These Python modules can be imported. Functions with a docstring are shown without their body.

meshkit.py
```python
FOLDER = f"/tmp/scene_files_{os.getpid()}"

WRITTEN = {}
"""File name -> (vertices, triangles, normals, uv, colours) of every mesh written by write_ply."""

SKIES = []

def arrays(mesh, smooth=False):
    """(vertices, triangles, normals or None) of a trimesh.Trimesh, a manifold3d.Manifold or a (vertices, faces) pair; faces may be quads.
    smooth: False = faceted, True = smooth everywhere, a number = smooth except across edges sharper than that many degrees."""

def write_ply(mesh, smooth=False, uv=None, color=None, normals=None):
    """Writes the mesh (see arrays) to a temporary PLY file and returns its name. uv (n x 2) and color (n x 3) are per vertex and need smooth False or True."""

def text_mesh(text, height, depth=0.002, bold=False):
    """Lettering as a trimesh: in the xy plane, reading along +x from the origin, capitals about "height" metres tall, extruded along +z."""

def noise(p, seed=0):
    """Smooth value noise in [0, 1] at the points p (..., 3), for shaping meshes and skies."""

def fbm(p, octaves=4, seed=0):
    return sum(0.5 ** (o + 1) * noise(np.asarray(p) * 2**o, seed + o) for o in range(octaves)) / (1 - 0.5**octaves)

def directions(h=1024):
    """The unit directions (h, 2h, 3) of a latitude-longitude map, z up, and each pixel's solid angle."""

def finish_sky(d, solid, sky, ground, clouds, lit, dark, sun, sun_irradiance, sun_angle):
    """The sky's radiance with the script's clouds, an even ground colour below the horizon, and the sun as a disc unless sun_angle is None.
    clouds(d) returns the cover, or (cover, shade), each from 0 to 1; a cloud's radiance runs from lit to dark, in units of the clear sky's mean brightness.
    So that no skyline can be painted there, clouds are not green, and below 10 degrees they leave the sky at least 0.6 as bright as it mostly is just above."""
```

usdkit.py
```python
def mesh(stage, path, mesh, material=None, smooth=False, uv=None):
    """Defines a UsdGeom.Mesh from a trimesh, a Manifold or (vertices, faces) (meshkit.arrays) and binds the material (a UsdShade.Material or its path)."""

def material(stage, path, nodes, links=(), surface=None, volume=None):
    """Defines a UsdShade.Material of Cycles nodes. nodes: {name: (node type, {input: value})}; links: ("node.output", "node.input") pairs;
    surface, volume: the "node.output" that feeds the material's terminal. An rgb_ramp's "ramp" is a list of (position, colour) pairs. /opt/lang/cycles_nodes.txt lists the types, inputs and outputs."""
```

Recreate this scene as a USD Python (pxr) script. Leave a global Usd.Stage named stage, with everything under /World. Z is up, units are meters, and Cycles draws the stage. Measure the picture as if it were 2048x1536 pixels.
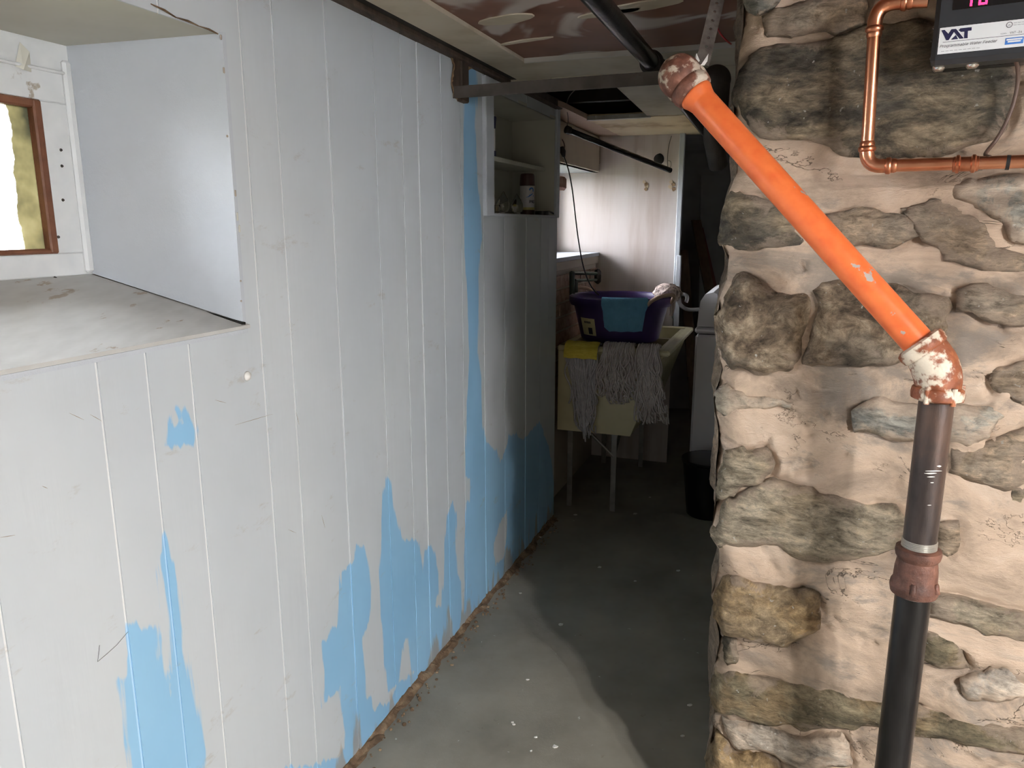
import math, random
import numpy as np, trimesh, manifold3d as m3, shapely, shapely.affinity
from shapely.geometry import Polygon, Point, LineString, box as sbox
from shapely.ops import unary_union
from scipy.spatial import Delaunay
import usdkit, meshkit
from pxr import Usd, UsdGeom, UsdLux, UsdShade, Gf, Sdf, Vt

stage = Usd.Stage.CreateInMemory()
UsdGeom.SetStageUpAxis(stage, 'Z')
UsdGeom.Xform.Define(stage, '/World')
rng = np.random.default_rng(7)
random.seed(7)

# ------------------------------------------------------------------ camera, sky, lamps, exposure
PITCH, FPX, EYE = math.radians(12.0), 1500.0, np.array([0, 0, 1.48])
cam = UsdGeom.Camera.Define(stage, '/World/camera')
cam.CreateHorizontalApertureAttr(36.0)
cam.CreateFocalLengthAttr(36.0 * FPX / 2048)
cam.CreateVerticalApertureAttr(27.0)
cam.CreateClippingRangeAttr(Gf.Vec2f(0.05, 1000))
cam.CreateExposureAttr(0.12)
sp, cp = math.sin(PITCH), math.cos(PITCH)
cam.AddTransformOp().Set(Gf.Matrix4d(1, 0, 0, 0, 0, sp, cp, 0, 0, -cp, sp, 0, 0, 0, 1.48, 1))

sky = UsdLux.DomeLight.Define(stage, '/World/sky')
sky.CreateIntensityAttr(12.0)
sky.CreateColorAttr(Gf.Vec3f(0.945, 0.955, 1.0))
LAMPS = [(1.13, -0.72, 1.955), (1.30, -0.67, 1.955)]  # out of view, set where the pier and pipe shadows point back to
for i, (p, power) in enumerate(zip(LAMPS, (3000, 1600))):
    l = UsdLux.DiskLight.Define(stage, f'/World/unseen_lamp_light_{i + 1:03d}')
    l.CreateRadiusAttr(0.05)
    l.CreateIntensityAttr(power)
    l.CreateColorAttr(Gf.Vec3f(1.0, 0.955, 0.90))
    l.AddTranslateOp().Set(Gf.Vec3d(*p))


# ------------------------------------------------------------------ frames
def ray(px, py):
    u, v = (px - 1024) / FPX, -(py - 768) / FPX
    return np.array([u, cp + v * sp, -sp + v * cp])


A = np.array([-0.444, 1.854, 0.0])                      # foot of the panelled wall
D = np.array([0.345, 0.939, 0.0]); D /= np.linalg.norm(D)
N = np.array([D[1], -D[0], 0.0])                        # into the room
UP = np.array([0, 0, 1.0])
SP = np.array([0.42, 1.55, 0.0])                        # left corner of the stone pier
SD = np.array([math.cos(math.radians(30)), -0.5, 0.0])
SN = np.array([-0.5, -math.cos(math.radians(30)), 0.0])  # out of the stone, into the room


def W(s, o, z):
    return A + D * s + N * o + UP * z


def on_plane(px, py, P, n):
    d = ray(px, py)
    return EYE + d * (np.dot(P - EYE, n) / np.dot(d, n))


def to_wf(P):
    return np.array([np.dot(P - A, D), np.dot(P - A, N), P[2]])


def wall_sz(px, py, o=0.0):
    w = to_wf(on_plane(px, py, A + N * o, N))
    return w[0], w[2]


def stone_az(px, py, h=0.0):
    P = on_plane(px, py, SP + SN * h, SN)
    return np.dot(P - SP, SD), P[2]


def S(a, z, h):
    return SP + SD * a + SN * h + UP * z


def at_t(px, py, t):
    return EYE + ray(px, py) * t


def map_wf(mesh):
    m = mesh.copy(); v = m.vertices
    m.vertices = A + np.outer(v[:, 0], D) + np.outer(v[:, 1], N) + np.outer(v[:, 2], UP)
    m.invert()
    return m


def map_st(mesh):                                       # (a, z, h) -> world
    m = mesh.copy(); v = m.vertices
    m.vertices = SP + np.outer(v[:, 0], SD) + np.outer(v[:, 1], UP) + np.outer(v[:, 2], SN)
    return m


# ------------------------------------------------------------------ prims
taken = {}


def numbered(path):
    k = taken.get(path, -1) + 1
    taken[path] = k
    return path if k == 0 else f'{path}_{k:03d}'


def tag(prim, label=None, cat=None, group=None, kind=None):
    for k, v in (('label', label), ('category', cat), ('group', group), ('kind', kind)):
        if v:
            prim.SetCustomDataByKey(k, v)
    return prim


BASES = {}


def thing(name, label, cat, base, group=None, kind=None):
    x = UsdGeom.Xform.Define(stage, numbered('/World/' + name))
    x.AddTranslateOp().Set(Gf.Vec3d(*map(float, base)))
    BASES[str(x.GetPath())] = np.array(base, float)
    return tag(x.GetPrim(), label, cat, group, kind)


def part(parent, name, mesh, mat, smooth=False, label=None, kind=None, primvars=None):
    pp = str(parent.GetPath())
    base = BASES[pp]
    v, f, n = meshkit.arrays(mesh, smooth)
    path = numbered(pp + '/' + name)
    g = UsdGeom.Mesh.Define(stage, path)
    g.CreatePointsAttr(Vt.Vec3fArray.FromNumpy((v - base).astype(np.float32)))
    g.CreateFaceVertexCountsAttr(Vt.IntArray.FromNumpy(np.full(len(f), 3, np.int32)))
    g.CreateFaceVertexIndicesAttr(Vt.IntArray.FromNumpy(np.ascontiguousarray(f.astype(np.int32).ravel())))
    g.CreateSubdivisionSchemeAttr('none')
    if n is not None:
        g.CreateNormalsAttr(Vt.Vec3fArray.FromNumpy(n.astype(np.float32)))
        g.SetNormalsInterpolation('vertex')
    for k, a in (primvars or {}).items():
        UsdGeom.PrimvarsAPI(g).CreatePrimvar(k, Sdf.ValueTypeNames.FloatArray, 'vertex').Set(Vt.FloatArray.FromNumpy(np.asarray(a, np.float32)))
    UsdShade.MaterialBindingAPI.Apply(g.GetPrim()).Bind(M[mat])
    BASES[path] = base
    return tag(g.GetPrim(), label, None, None, kind)


def single(name, mesh, mat, label=None, cat=None, smooth=False, group=None, kind=None):
    BASES['/World'] = np.zeros(3)
    g = part(stage.GetPrimAtPath('/World'), name, mesh, mat, smooth)
    return tag(g, label, cat, group, kind)


# ------------------------------------------------------------------ mesh helpers
def cat(*ms):
    return trimesh.util.concatenate([m for m in ms])


def bx(a, b, bevel=0.0):
    a, b = np.minimum(a, b).astype(float), np.maximum(a, b).astype(float)
    bevel = min(bevel, (b - a).min() * 0.45)
    if bevel <= 0:
        m = trimesh.creation.box(b - a); m.apply_translation((a + b) / 2); return m
    pts = []
    for i in np.ndindex(2, 2, 2):
        c = np.where(i, b, a); sgn = np.where(i, -1, 1)
        for k in range(3):
            q = c + sgn * bevel; q[k] = c[k]; pts.append(q)
    return trimesh.convex.convex_hull(np.array(pts))


def wbx(s0, s1, o0, o1, z0, z1, bevel=0.0):
    return map_wf(bx((s0, o0, z0), (s1, o1, z1), bevel))


def sbx(a0, a1, z0, z1, h0, h1, bevel=0.0):
    return map_st(bx((a0, z0, h0), (a1, z1, h1), bevel))


def frames(P):
    T = np.gradient(P, axis=0); T /= np.linalg.norm(T, axis=1)[:, None]
    ref = UP if abs(T[0][2]) < 0.9 else np.array([1.0, 0, 0])
    u = np.cross(T[0], ref); u /= np.linalg.norm(u); U = []
    for t in T:
        u = u - t * np.dot(u, t); u /= np.linalg.norm(u); U.append(u)
    U = np.array(U)
    return T, U, np.cross(T, U)


def tube(P, r, n=14, caps=True):
    P = np.array(P, float); r = np.broadcast_to(np.asarray(r, float), len(P))
    T, U, V = frames(P)
    a = np.arange(n) / n * 2 * np.pi
    v = (P[:, None] + r[:, None, None] * (np.cos(a)[None, :, None] * U[:, None] + np.sin(a)[None, :, None] * V[:, None])).reshape(-1, 3)
    f = []
    for i in range(len(P) - 1):
        for k in range(n):
            q, w = i * n + k, i * n + (k + 1) % n
            f += [[q, w, w + n], [q, w + n, q + n]]
    if caps:
        c = len(v); v = np.vstack([v, P[0], P[-1]]); e = (len(P) - 1) * n
        for k in range(n):
            f += [[c, (k + 1) % n, k], [c + 1, e + k, e + (k + 1) % n]]
    return trimesh.Trimesh(v, f, process=False)


def rings(p0, p1, prof, n=28):
    """Lathe about the axis p0 -> p1; prof: (fraction of the axis, radius)."""
    p0, p1 = np.array(p0, float), np.array(p1, float)
    t = (p1 - p0) / np.linalg.norm(p1 - p0)
    ref = UP if abs(t[2]) < 0.9 else np.array([1.0, 0, 0])
    u = np.cross(t, ref); u /= np.linalg.norm(u); w = np.cross(t, u)
    a = np.arange(n) / n * 2 * np.pi
    v, f = [], []
    for q, r in prof:
        v.append(p0 + (p1 - p0) * q + max(r, 1e-5) * (np.cos(a)[:, None] * u + np.sin(a)[:, None] * w))
    v = np.vstack(v)
    for i in range(len(prof) - 1):
        for k in range(n):
            q, x = i * n + k, i * n + (k + 1) % n
            f += [[q, x, x + n], [q, x + n, q + n]]
    m = trimesh.Trimesh(v, f, process=False)
    c = len(v); e = (len(prof) - 1) * n
    v2 = np.vstack([v, p0 + (p1 - p0) * prof[0][0], p0 + (p1 - p0) * prof[-1][0]])
    f2 = f + [[c, (k + 1) % n, k] for k in range(n)] + [[c + 1, e + k, e + (k + 1) % n] for k in range(n)]
    return trimesh.Trimesh(v2, f2, process=False)


def spline(pts, n=40):
    from scipy.interpolate import CubicSpline
    pts = np.array(pts, float)
    t = np.r_[0, np.cumsum(np.linalg.norm(np.diff(pts, axis=0), axis=1))]
    return CubicSpline(t, pts)(np.linspace(0, t[-1], n))


def fillet(pts, rad, n=8):
    pts = [np.array(p, float) for p in pts]; out = [pts[0]]
    for a, b, c in zip(pts, pts[1:], pts[2:]):
        u, w = (a - b) / np.linalg.norm(a - b), (c - b) / np.linalg.norm(c - b)
        for t in np.linspace(0, 1, n):
            out.append((1 - t) ** 2 * (b + u * rad) + 2 * t * (1 - t) * b + t * t * (b + w * rad))
    return np.array(out + [pts[-1]])


def grid_tri(poly, h, jitter=0.0, seed=1):
    """Even triangulation of a shapely polygon: (points n x 2, faces)."""
    pts = []
    for ring in [poly.exterior, *poly.interiors]:
        L = ring.length; k = max(int(L / h), 8)
        pts += [ring.interpolate(x).coords[0] for x in np.arange(k) * L / k]
        pts += list(ring.coords)[:-1]
    x0, y0, x1, y1 = poly.bounds
    X, Y = np.meshgrid(np.arange(x0 + h / 2, x1, h), np.arange(y0 + h / 2, y1, h))
    X[1::2] += h / 2
    g = np.stack([X.ravel(), Y.ravel()], 1)
    r = np.random.default_rng(seed); g += (r.random(g.shape) - 0.5) * h * jitter
    inner = poly.buffer(-h * 0.35)
    if not inner.is_empty:
        shapely.prepare(inner); pts += list(map(tuple, g[shapely.contains_xy(inner, g[:, 0], g[:, 1])]))
    P = np.unique(np.round(np.array(pts), 6), axis=0)
    T = Delaunay(P).simplices
    c = P[T].mean(1); big = poly.buffer(1e-5); shapely.prepare(big)
    T = T[shapely.contains_xy(big, c[:, 0], c[:, 1])]
    e1, e2 = P[T[:, 1]] - P[T[:, 0]], P[T[:, 2]] - P[T[:, 0]]
    cr = e1[:, 0] * e2[:, 1] - e1[:, 1] * e2[:, 0]
    T = T[np.abs(cr) > 1e-9]; cr = cr[np.abs(cr) > 1e-9]
    T[cr < 0] = T[cr < 0][:, ::-1]
    return P, T


def skirt(v, f, depth):
    """Closes a front sheet (x, y, h) backwards by depth along -h."""
    e = np.vstack([f[:, [0, 1]], f[:, [1, 2]], f[:, [2, 0]]])
    key = np.sort(e, 1); _, inv, cnt = np.unique(key, axis=0, return_inverse=True, return_counts=True)
    b = e[cnt[inv.ravel()] == 1]
    ids = np.unique(b); new = {k: len(v) + i for i, k in enumerate(ids)}
    back = v[ids].copy(); back[:, 2] = depth if np.ndim(depth) == 0 and depth < -1e3 else v[ids][:, 2] - depth
    extra = []
    for p, q in b:
        extra += [[q, p, new[p]], [q, new[p], new[q]]]
    return np.vstack([v, back]), np.vstack([f, np.array(extra)])


def extrude(poly, t, flip=False):
    polys = getattr(poly, 'geoms', [poly])
    return cat(*[trimesh.creation.extrude_polygon(p, t, engine='earcut') for p in polys if p.area > 1e-9])


def rough_edges(poly, amp, step, seed=0):
    """The polygon with its outline wobbled, for broken or torn edges."""
    L = poly.exterior.length; k = max(int(L / step), 12)
    P = np.array([poly.exterior.interpolate(i * L / k).coords[0] for i in range(k)])
    n1 = meshkit.fbm(np.c_[P * 1.0 / (step * 3), np.full(k, seed * 3.7)], 4, seed) - 0.5
    n2 = meshkit.fbm(np.c_[P * 1.0 / (step * 3), np.full(k, seed * 3.7 + 50)], 4, seed + 9) - 0.5
    q = Polygon(P + np.stack([n1, n2], 1) * 2 * amp)
    q = q if q.is_valid else q.buffer(0)
    return max(q.geoms, key=lambda g: g.area) if hasattr(q, 'geoms') else q


# ------------------------------------------------------------------ materials
M = {}


def lin(r, g, b):
    c = np.array([r, g, b]) / 255.0
    return tuple(np.where(c <= 0.04045, c / 12.92, ((c + 0.055) / 1.055) ** 2.4))


def mat(name, ramp, scale=8.0, stretch=(1, 1, 1), rough=0.6, metal=0.0, bump=0.0, bscale=40.0, detail=5, spec=0.5, dist=0.0, rot=(0, 0, 0), bdist=0.01, **more):
    """Noise-driven principled material; ramp: a colour or (position, colour) stops."""
    ramp = [(0, ramp), (1, ramp)] if np.isscalar(ramp[0]) else ramp
    nodes = {'g': ('geometry', {}), 'm': ('mapping', {'scale': stretch, 'rotation': rot}), 'n': ('noise_texture', {'scale': scale, 'detail': float(detail), 'roughness': 0.6, 'distortion': dist}),
             'r': ('rgb_ramp', {'ramp': ramp}), 'p': ('principled_bsdf', {'roughness': rough, 'metallic': metal, 'specular_ior_level': spec, **more})}
    links = [('g.position', 'm.vector'), ('m.vector', 'n.vector'), ('n.fac', 'r.fac'), ('r.color', 'p.base_color')]
    if bump:
        nodes |= {'n2': ('noise_texture', {'scale': bscale, 'detail': 6.0, 'roughness': 0.65}), 'b': ('bump', {'strength': bump, 'distance': bdist})}
        links += [('m.vector', 'n2.vector'), ('n2.fac', 'b.height'), ('b.normal', 'p.normal')]
    M[name] = usdkit.material(stage, '/World/Looks/' + name, nodes, links, surface='p.BSDF')


def chipped(name, under, over, scale, lo, hi, rough=0.5, metal=0.0, bump=0.3, bscale=30, stretch=(1, 1, 1)):
    """Paint worn through to what is under it; under and over are ramps."""
    nodes = {'g': ('geometry', {}), 'm': ('mapping', {'scale': stretch}), 'n': ('noise_texture', {'scale': scale, 'detail': 6.0, 'roughness': 0.6}),
             'k': ('map_range', {'range_type': 'smoothstep', 'from_min': lo, 'from_max': hi, 'to_min': 0.0, 'to_max': 1.0}),
             'nu': ('noise_texture', {'scale': scale * 2.3, 'detail': 6.0}), 'ru': ('rgb_ramp', {'ramp': under}), 'ro': ('rgb_ramp', {'ramp': over}),
             'x': ('mix', {}), 'n2': ('noise_texture', {'scale': bscale, 'detail': 6.0}), 'b': ('bump', {'strength': bump, 'distance': 0.004}),
             'p': ('principled_bsdf', {'roughness': rough, 'metallic': metal})}
    M[name] = usdkit.material(stage, '/World/Looks/' + name, nodes, [
        ('g.position', 'm.vector'), ('m.vector', 'n.vector'), ('n.fac', 'k.value'), ('m.vector', 'nu.vector'), ('nu.fac', 'ru.fac'), ('nu.fac', 'ro.fac'),
        ('k.result', 'x.fac'), ('ru.color', 'x.color1'), ('ro.color', 'x.color2'), ('x.color', 'p.base_color'), ('m.vector', 'n2.vector'), ('n2.fac', 'b.height'), ('b.normal', 'p.normal')], surface='p.BSDF')


WHITE1, WHITE2, BLUE1, BLUE2 = (0.52, 0.565, 0.605), (0.57, 0.61, 0.64), (0.245, 0.475, 0.71), (0.30, 0.54, 0.76)


def wall_paint(name, w1, w2, b1, b2):
    nodes = {
        'g': ('geometry', {}), 'sx': ('separate_xyz', {}),
        'mv': ('mapping', {'scale': (60, 60, 5)}), 'nv': ('noise_texture', {'scale': 1.0, 'detail': 4.0}),
        'ms': ('mapping', {'scale': (1, 1, 0.6)}), 'ns': ('noise_texture', {'scale': 2.2, 'detail': 5.0}),
        'at': ('attribute', {'attribute': 'paint'}),
        'j': ('math', {'math_type': 'multiply_add', 'value2': 0.050, 'value3': -0.0235}),
        'ad': ('math', {'math_type': 'add'}),
        'k': ('map_range', {'range_type': 'smoothstep', 'from_min': -0.004, 'from_max': 0.004, 'to_min': 0.0, 'to_max': 1.0}),
        'rw': ('rgb_ramp', {'ramp': [(0.36, w1), (0.64, w2)]}), 'rb': ('rgb_ramp', {'ramp': [(0.36, b1), (0.64, b2)]}),
        'x': ('mix', {}),
        # scuffs: sparse smears
        'mc': ('mapping', {'scale': (3.0, 3.0, 7.0), 'rotation': (0.5, 0.2, 0)}), 'nc': ('noise_texture', {'scale': 2.1, 'detail': 8.0, 'roughness': 0.72}),
        'kc': ('map_range', {'range_type': 'smoothstep', 'from_min': 0.60, 'from_max': 0.70, 'to_min': 0.0, 'to_max': 0.34}),
        'xc': ('mix', {'color2': (0.36, 0.31, 0.25)}),
        # rot along the foot
        'mz': ('mapping', {'scale': (14, 14, 3)}), 'nz': ('noise_texture', {'scale': 1.0, 'detail': 6.0}),
        'zz': ('math', {'math_type': 'multiply_add', 'value2': 0.75, 'value3': -0.345}),
        'za': ('math', {'math_type': 'subtract'}),
        'kz': ('map_range', {'range_type': 'smoothstep', 'from_min': -0.012, 'from_max': 0.045, 'to_min': 0.0, 'to_max': 0.62}),
        'xz': ('mix', {'color2': (0.33, 0.235, 0.13)}),
        'nb': ('noise_texture', {'scale': 1.0, 'detail': 5.0}), 'b': ('bump', {'strength': 0.25, 'distance': 0.002}),
        'p': ('principled_bsdf', {'roughness': 0.42, 'specular_ior_level': 0.45})}
    links = [('g.position', 'mv.vector'), ('mv.vector', 'nv.vector'), ('g.position', 'ms.vector'), ('ms.vector', 'ns.vector'), ('g.position', 'sx.vector'),
             ('nv.fac', 'j.value1'), ('j.value', 'ad.value1'), ('at.fac', 'ad.value2'), ('ad.value', 'k.value'),
             ('ns.fac', 'rw.fac'), ('ns.fac', 'rb.fac'), ('rw.color', 'x.color1'), ('rb.color', 'x.color2'), ('k.result', 'x.fac'),
             ('g.position', 'mc.vector'), ('mc.vector', 'nc.vector'), ('nc.fac', 'kc.value'), ('kc.result', 'xc.fac'), ('x.color', 'xc.color1'),
             ('g.position', 'mz.vector'), ('mz.vector', 'nz.vector'), ('nz.fac', 'zz.value1'), ('zz.value', 'za.value1'), ('sx.z', 'za.value2'), ('za.value', 'kz.value'), ('kz.result', 'xz.fac'), ('xc.color', 'xz.color1'),
             ('xz.color', 'p.base_color'), ('mv.vector', 'nb.vector'), ('nb.fac', 'b.height'), ('b.normal', 'p.normal')]
    M[name] = usdkit.material(stage, '/World/Looks/' + name, nodes, links, surface='p.BSDF')


wall_paint('wall_paint', WHITE1, WHITE2, BLUE1, BLUE2)
wall_paint('lit_groove_paint', (0.72, 0.74, 0.75), (0.78, 0.79, 0.79), (0.42, 0.63, 0.82), (0.46, 0.67, 0.85))  # groove backing, paint lightened for the light the grooves catch


def concrete():
    nodes = {'g': ('geometry', {}), 'n': ('noise_texture', {'scale': 2.2, 'detail': 8.0, 'roughness': 0.6}), 'r': ('rgb_ramp', {'ramp': [(0.34, (0.195, 0.185, 0.153)), (0.5, (0.26, 0.247, 0.207)), (0.66, (0.32, 0.302, 0.253))]}),
             'n2': ('noise_texture', {'scale': 26.0, 'detail': 6.0, 'roughness': 0.7}), 'k2': ('map_range', {'range_type': 'smoothstep', 'from_min': 0.62, 'from_max': 0.75, 'to_min': 0.0, 'to_max': 0.5}),
             'x': ('mix', {'color2': (0.12, 0.085, 0.06)}),
             'n3': ('noise_texture', {'scale': 42.0, 'detail': 3.0}), 'k3': ('map_range', {'range_type': 'smoothstep', 'from_min': 0.72, 'from_max': 0.76, 'to_min': 0.0, 'to_max': 0.8}),
             'x3': ('mix', {'color2': (0.6, 0.6, 0.58)}),
             'b': ('bump', {'strength': 0.25, 'distance': 0.004}), 'p': ('principled_bsdf', {'roughness': 0.55, 'specular_ior_level': 0.35})}
    M['concrete'] = usdkit.material(stage, '/World/Looks/concrete', nodes, [('g.position', 'n.vector'), ('g.position', 'n2.vector'), ('g.position', 'n3.vector'), ('n.fac', 'r.fac'), ('r.color', 'x.color1'), ('n2.fac', 'k2.value'), ('k2.result', 'x.fac'),
        ('x.color', 'x3.color1'), ('n3.fac', 'k3.value'), ('k3.result', 'x3.fac'), ('x3.color', 'p.base_color'), ('n2.fac', 'b.height'), ('b.normal', 'p.normal')], surface='p.BSDF')


concrete()


def ceiling_brown():
    nodes = {'g': ('geometry', {}), 'm': ('mapping', {'scale': (1.4, 1.4, 1), 'rotation': (0, 0, 0.5), 'location': (0.35, 0.2, 0)}), 'n': ('noise_texture', {'scale': 1.7, 'detail': 3.0, 'roughness': 0.5, 'distortion': 1.6}),
             'k': ('map_range', {'range_type': 'smoothstep', 'from_min': 0.53, 'from_max': 0.60, 'to_min': 0.0, 'to_max': 0.9}),
             'n2': ('noise_texture', {'scale': 9.0, 'detail': 6.0}), 'r': ('rgb_ramp', {'ramp': [(0.3, (0.15, 0.066, 0.040)), (0.7, (0.22, 0.10, 0.062))]}),
             'x': ('mix', {'color2': (0.52, 0.47, 0.43)}), 'p': ('principled_bsdf', {'roughness': 0.55})}
    M['ceiling_brown'] = usdkit.material(stage, '/World/Looks/ceiling_brown', nodes, [('g.position', 'm.vector'), ('m.vector', 'n.vector'), ('n.fac', 'k.value'), ('g.position', 'n2.vector'), ('n2.fac', 'r.fac'), ('r.color', 'x.color1'), ('k.result', 'x.fac'), ('x.color', 'p.base_color')], surface='p.BSDF')


ceiling_brown()


def stone(name, ramp, scale=9.0, stretch=(1, 1, 2.6), tilt=0.12, blotch=None, rough=0.75, bump=0.9, smear=0.8):
    """Streaked field stone: bedding streaks, blotches of a second mineral and pale flecks."""
    ramp = [(0.5 + (p - 0.5) * 0.62, tuple(1.5 * x * w for x, w in zip(c, (1.07, 1.0, 0.90)))) for p, c in ramp]
    blotch = tuple(1.5 * x * w for x, w in zip(blotch, (1.07, 1.0, 0.90)))
    nodes = {'g': ('geometry', {}), 'm': ('mapping', {'scale': stretch, 'rotation': (0.0, tilt, 0)}), 'n': ('noise_texture', {'scale': scale, 'detail': 9.0, 'roughness': 0.68, 'distortion': 0.5}),
             'r': ('rgb_ramp', {'ramp': ramp}), 'nb': ('noise_texture', {'scale': 6.5, 'detail': 5.0, 'roughness': 0.6}),
             'kb': ('map_range', {'range_type': 'smoothstep', 'from_min': 0.48, 'from_max': 0.60, 'to_min': 0.0, 'to_max': 0.75}), 'x': ('mix', {'color2': blotch or ramp[-1][1]}),
             'nf': ('noise_texture', {'scale': 85.0, 'detail': 2.0}), 'kf': ('map_range', {'range_type': 'smoothstep', 'from_min': 0.70, 'from_max': 0.76, 'to_min': 0.0, 'to_max': 0.8}), 'xf': ('mix', {'color2': (0.62, 0.60, 0.55)}),
             'ng': ('noise_texture', {'scale': 26.0, 'detail': 9.0, 'roughness': 0.78, 'distortion': 0.4}), 'hs': ('math', {'math_type': 'multiply_add', 'value2': 0.8}),
             'gr': ('map_range', {'from_min': 0.38, 'from_max': 0.62, 'to_min': 0.52, 'to_max': 1.48}), 'xg': ('mix', {'mix_type': 'multiply', 'fac': 1.0}), 
             'at': ('attribute', {'attribute': 'rim'}), 'nm': ('noise_texture', {'scale': 11.0, 'detail': 9.0, 'roughness': 0.7, 'distortion': 0.6}), 'jm': ('math', {'math_type': 'multiply_add', 'value2': 0.22, 'value3': -0.11}), 'am': ('math', {'math_type': 'add'}),
             'km': ('map_range', {'range_type': 'smoothstep', 'from_min': -0.006, 'from_max': 0.016, 'to_min': smear, 'to_max': 0.0}), 'rm': ('rgb_ramp', {'ramp': [(0.38, (0.36, 0.285, 0.22)), (0.6, (0.52, 0.41, 0.315))]}), 'xm': ('mix', {}),
             'b': ('bump', {'strength': bump, 'distance': 0.030}), 'p': ('principled_bsdf', {'roughness': rough, 'specular_ior_level': 0.35})}
    M[name] = usdkit.material(stage, '/World/Looks/' + name, nodes, [
        ('g.position', 'm.vector'), ('m.vector', 'n.vector'), ('n.fac', 'r.fac'), ('r.color', 'x.color1'), ('g.position', 'nb.vector'), ('nb.fac', 'kb.value'), ('kb.result', 'x.fac'),
        ('g.position', 'nf.vector'), ('nf.fac', 'kf.value'), ('kf.result', 'xf.fac'), ('x.color', 'xg.color1'), ('ng.fac', 'gr.value'), ('gr.result', 'xg.color2'), ('xg.color', 'xf.color1'), ('g.position', 'nm.vector'), ('nm.fac', 'jm.value1'), ('jm.value', 'am.value1'), ('at.fac', 'am.value2'), ('am.value', 'km.value'), ('km.result', 'xm.fac'), ('ng.fac', 'rm.fac'), ('xf.color', 'xm.color1'), ('rm.color', 'xm.color2'), ('xm.color', 'p.base_color'),
        ('m.vector', 'ng.vector'), ('ng.fac', 'hs.value1'), ('n.fac', 'hs.value3'), ('hs.value', 'b.height'), ('b.normal', 'p.normal')], surface='p.BSDF')


stone('stone_slate', [(0.30, (0.050, 0.047, 0.040)), (0.45, (0.115, 0.103, 0.082)), (0.56, (0.18, 0.157, 0.12)), (0.70, (0.28, 0.24, 0.18))], blotch=(0.095, 0.093, 0.084))
stone('stone_brown', [(0.30, (0.045, 0.034, 0.024)), (0.44, (0.125, 0.098, 0.072)), (0.56, (0.205, 0.168, 0.127)), (0.70, (0.33, 0.285, 0.225))], blotch=(0.125, 0.112, 0.096), scale=11, stretch=(1, 1, 1.3))
stone('stone_blue', [(0.28, (0.085, 0.092, 0.094)), (0.5, (0.155, 0.16, 0.155)), (0.75, (0.245, 0.235, 0.215))], blotch=(0.20, 0.18, 0.15), bump=0.5, rough=0.6)
stone('stone_grey', [(0.28, (0.16, 0.145, 0.115)), (0.5, (0.275, 0.25, 0.205)), (0.75, (0.40, 0.365, 0.30))], blotch=(0.27, 0.23, 0.17), scale=10)
stone('stone_ochre', [(0.28, (0.13, 0.09, 0.048)), (0.5, (0.26, 0.195, 0.115)), (0.75, (0.37, 0.295, 0.19))], blotch=(0.20, 0.165, 0.12), scale=14, stretch=(1, 1, 1.4))
stone('stone_green', [(0.28, (0.095, 0.086, 0.060)), (0.5, (0.175, 0.157, 0.112)), (0.75, (0.265, 0.235, 0.17))], blotch=(0.20, 0.15, 0.09), tilt=-0.25)
stone('stone_smear', [(0.28, (0.18, 0.145, 0.11)), (0.5, (0.31, 0.255, 0.20)), (0.75, (0.45, 0.375, 0.30))], blotch=(0.22, 0.20, 0.175), scale=8)
stone('stone_pale', [(0.28, (0.16, 0.15, 0.14)), (0.5, (0.24, 0.22, 0.20)), (0.75, (0.33, 0.29, 0.255))], blotch=(0.18, 0.175, 0.17), scale=7, bump=0.4)


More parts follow.
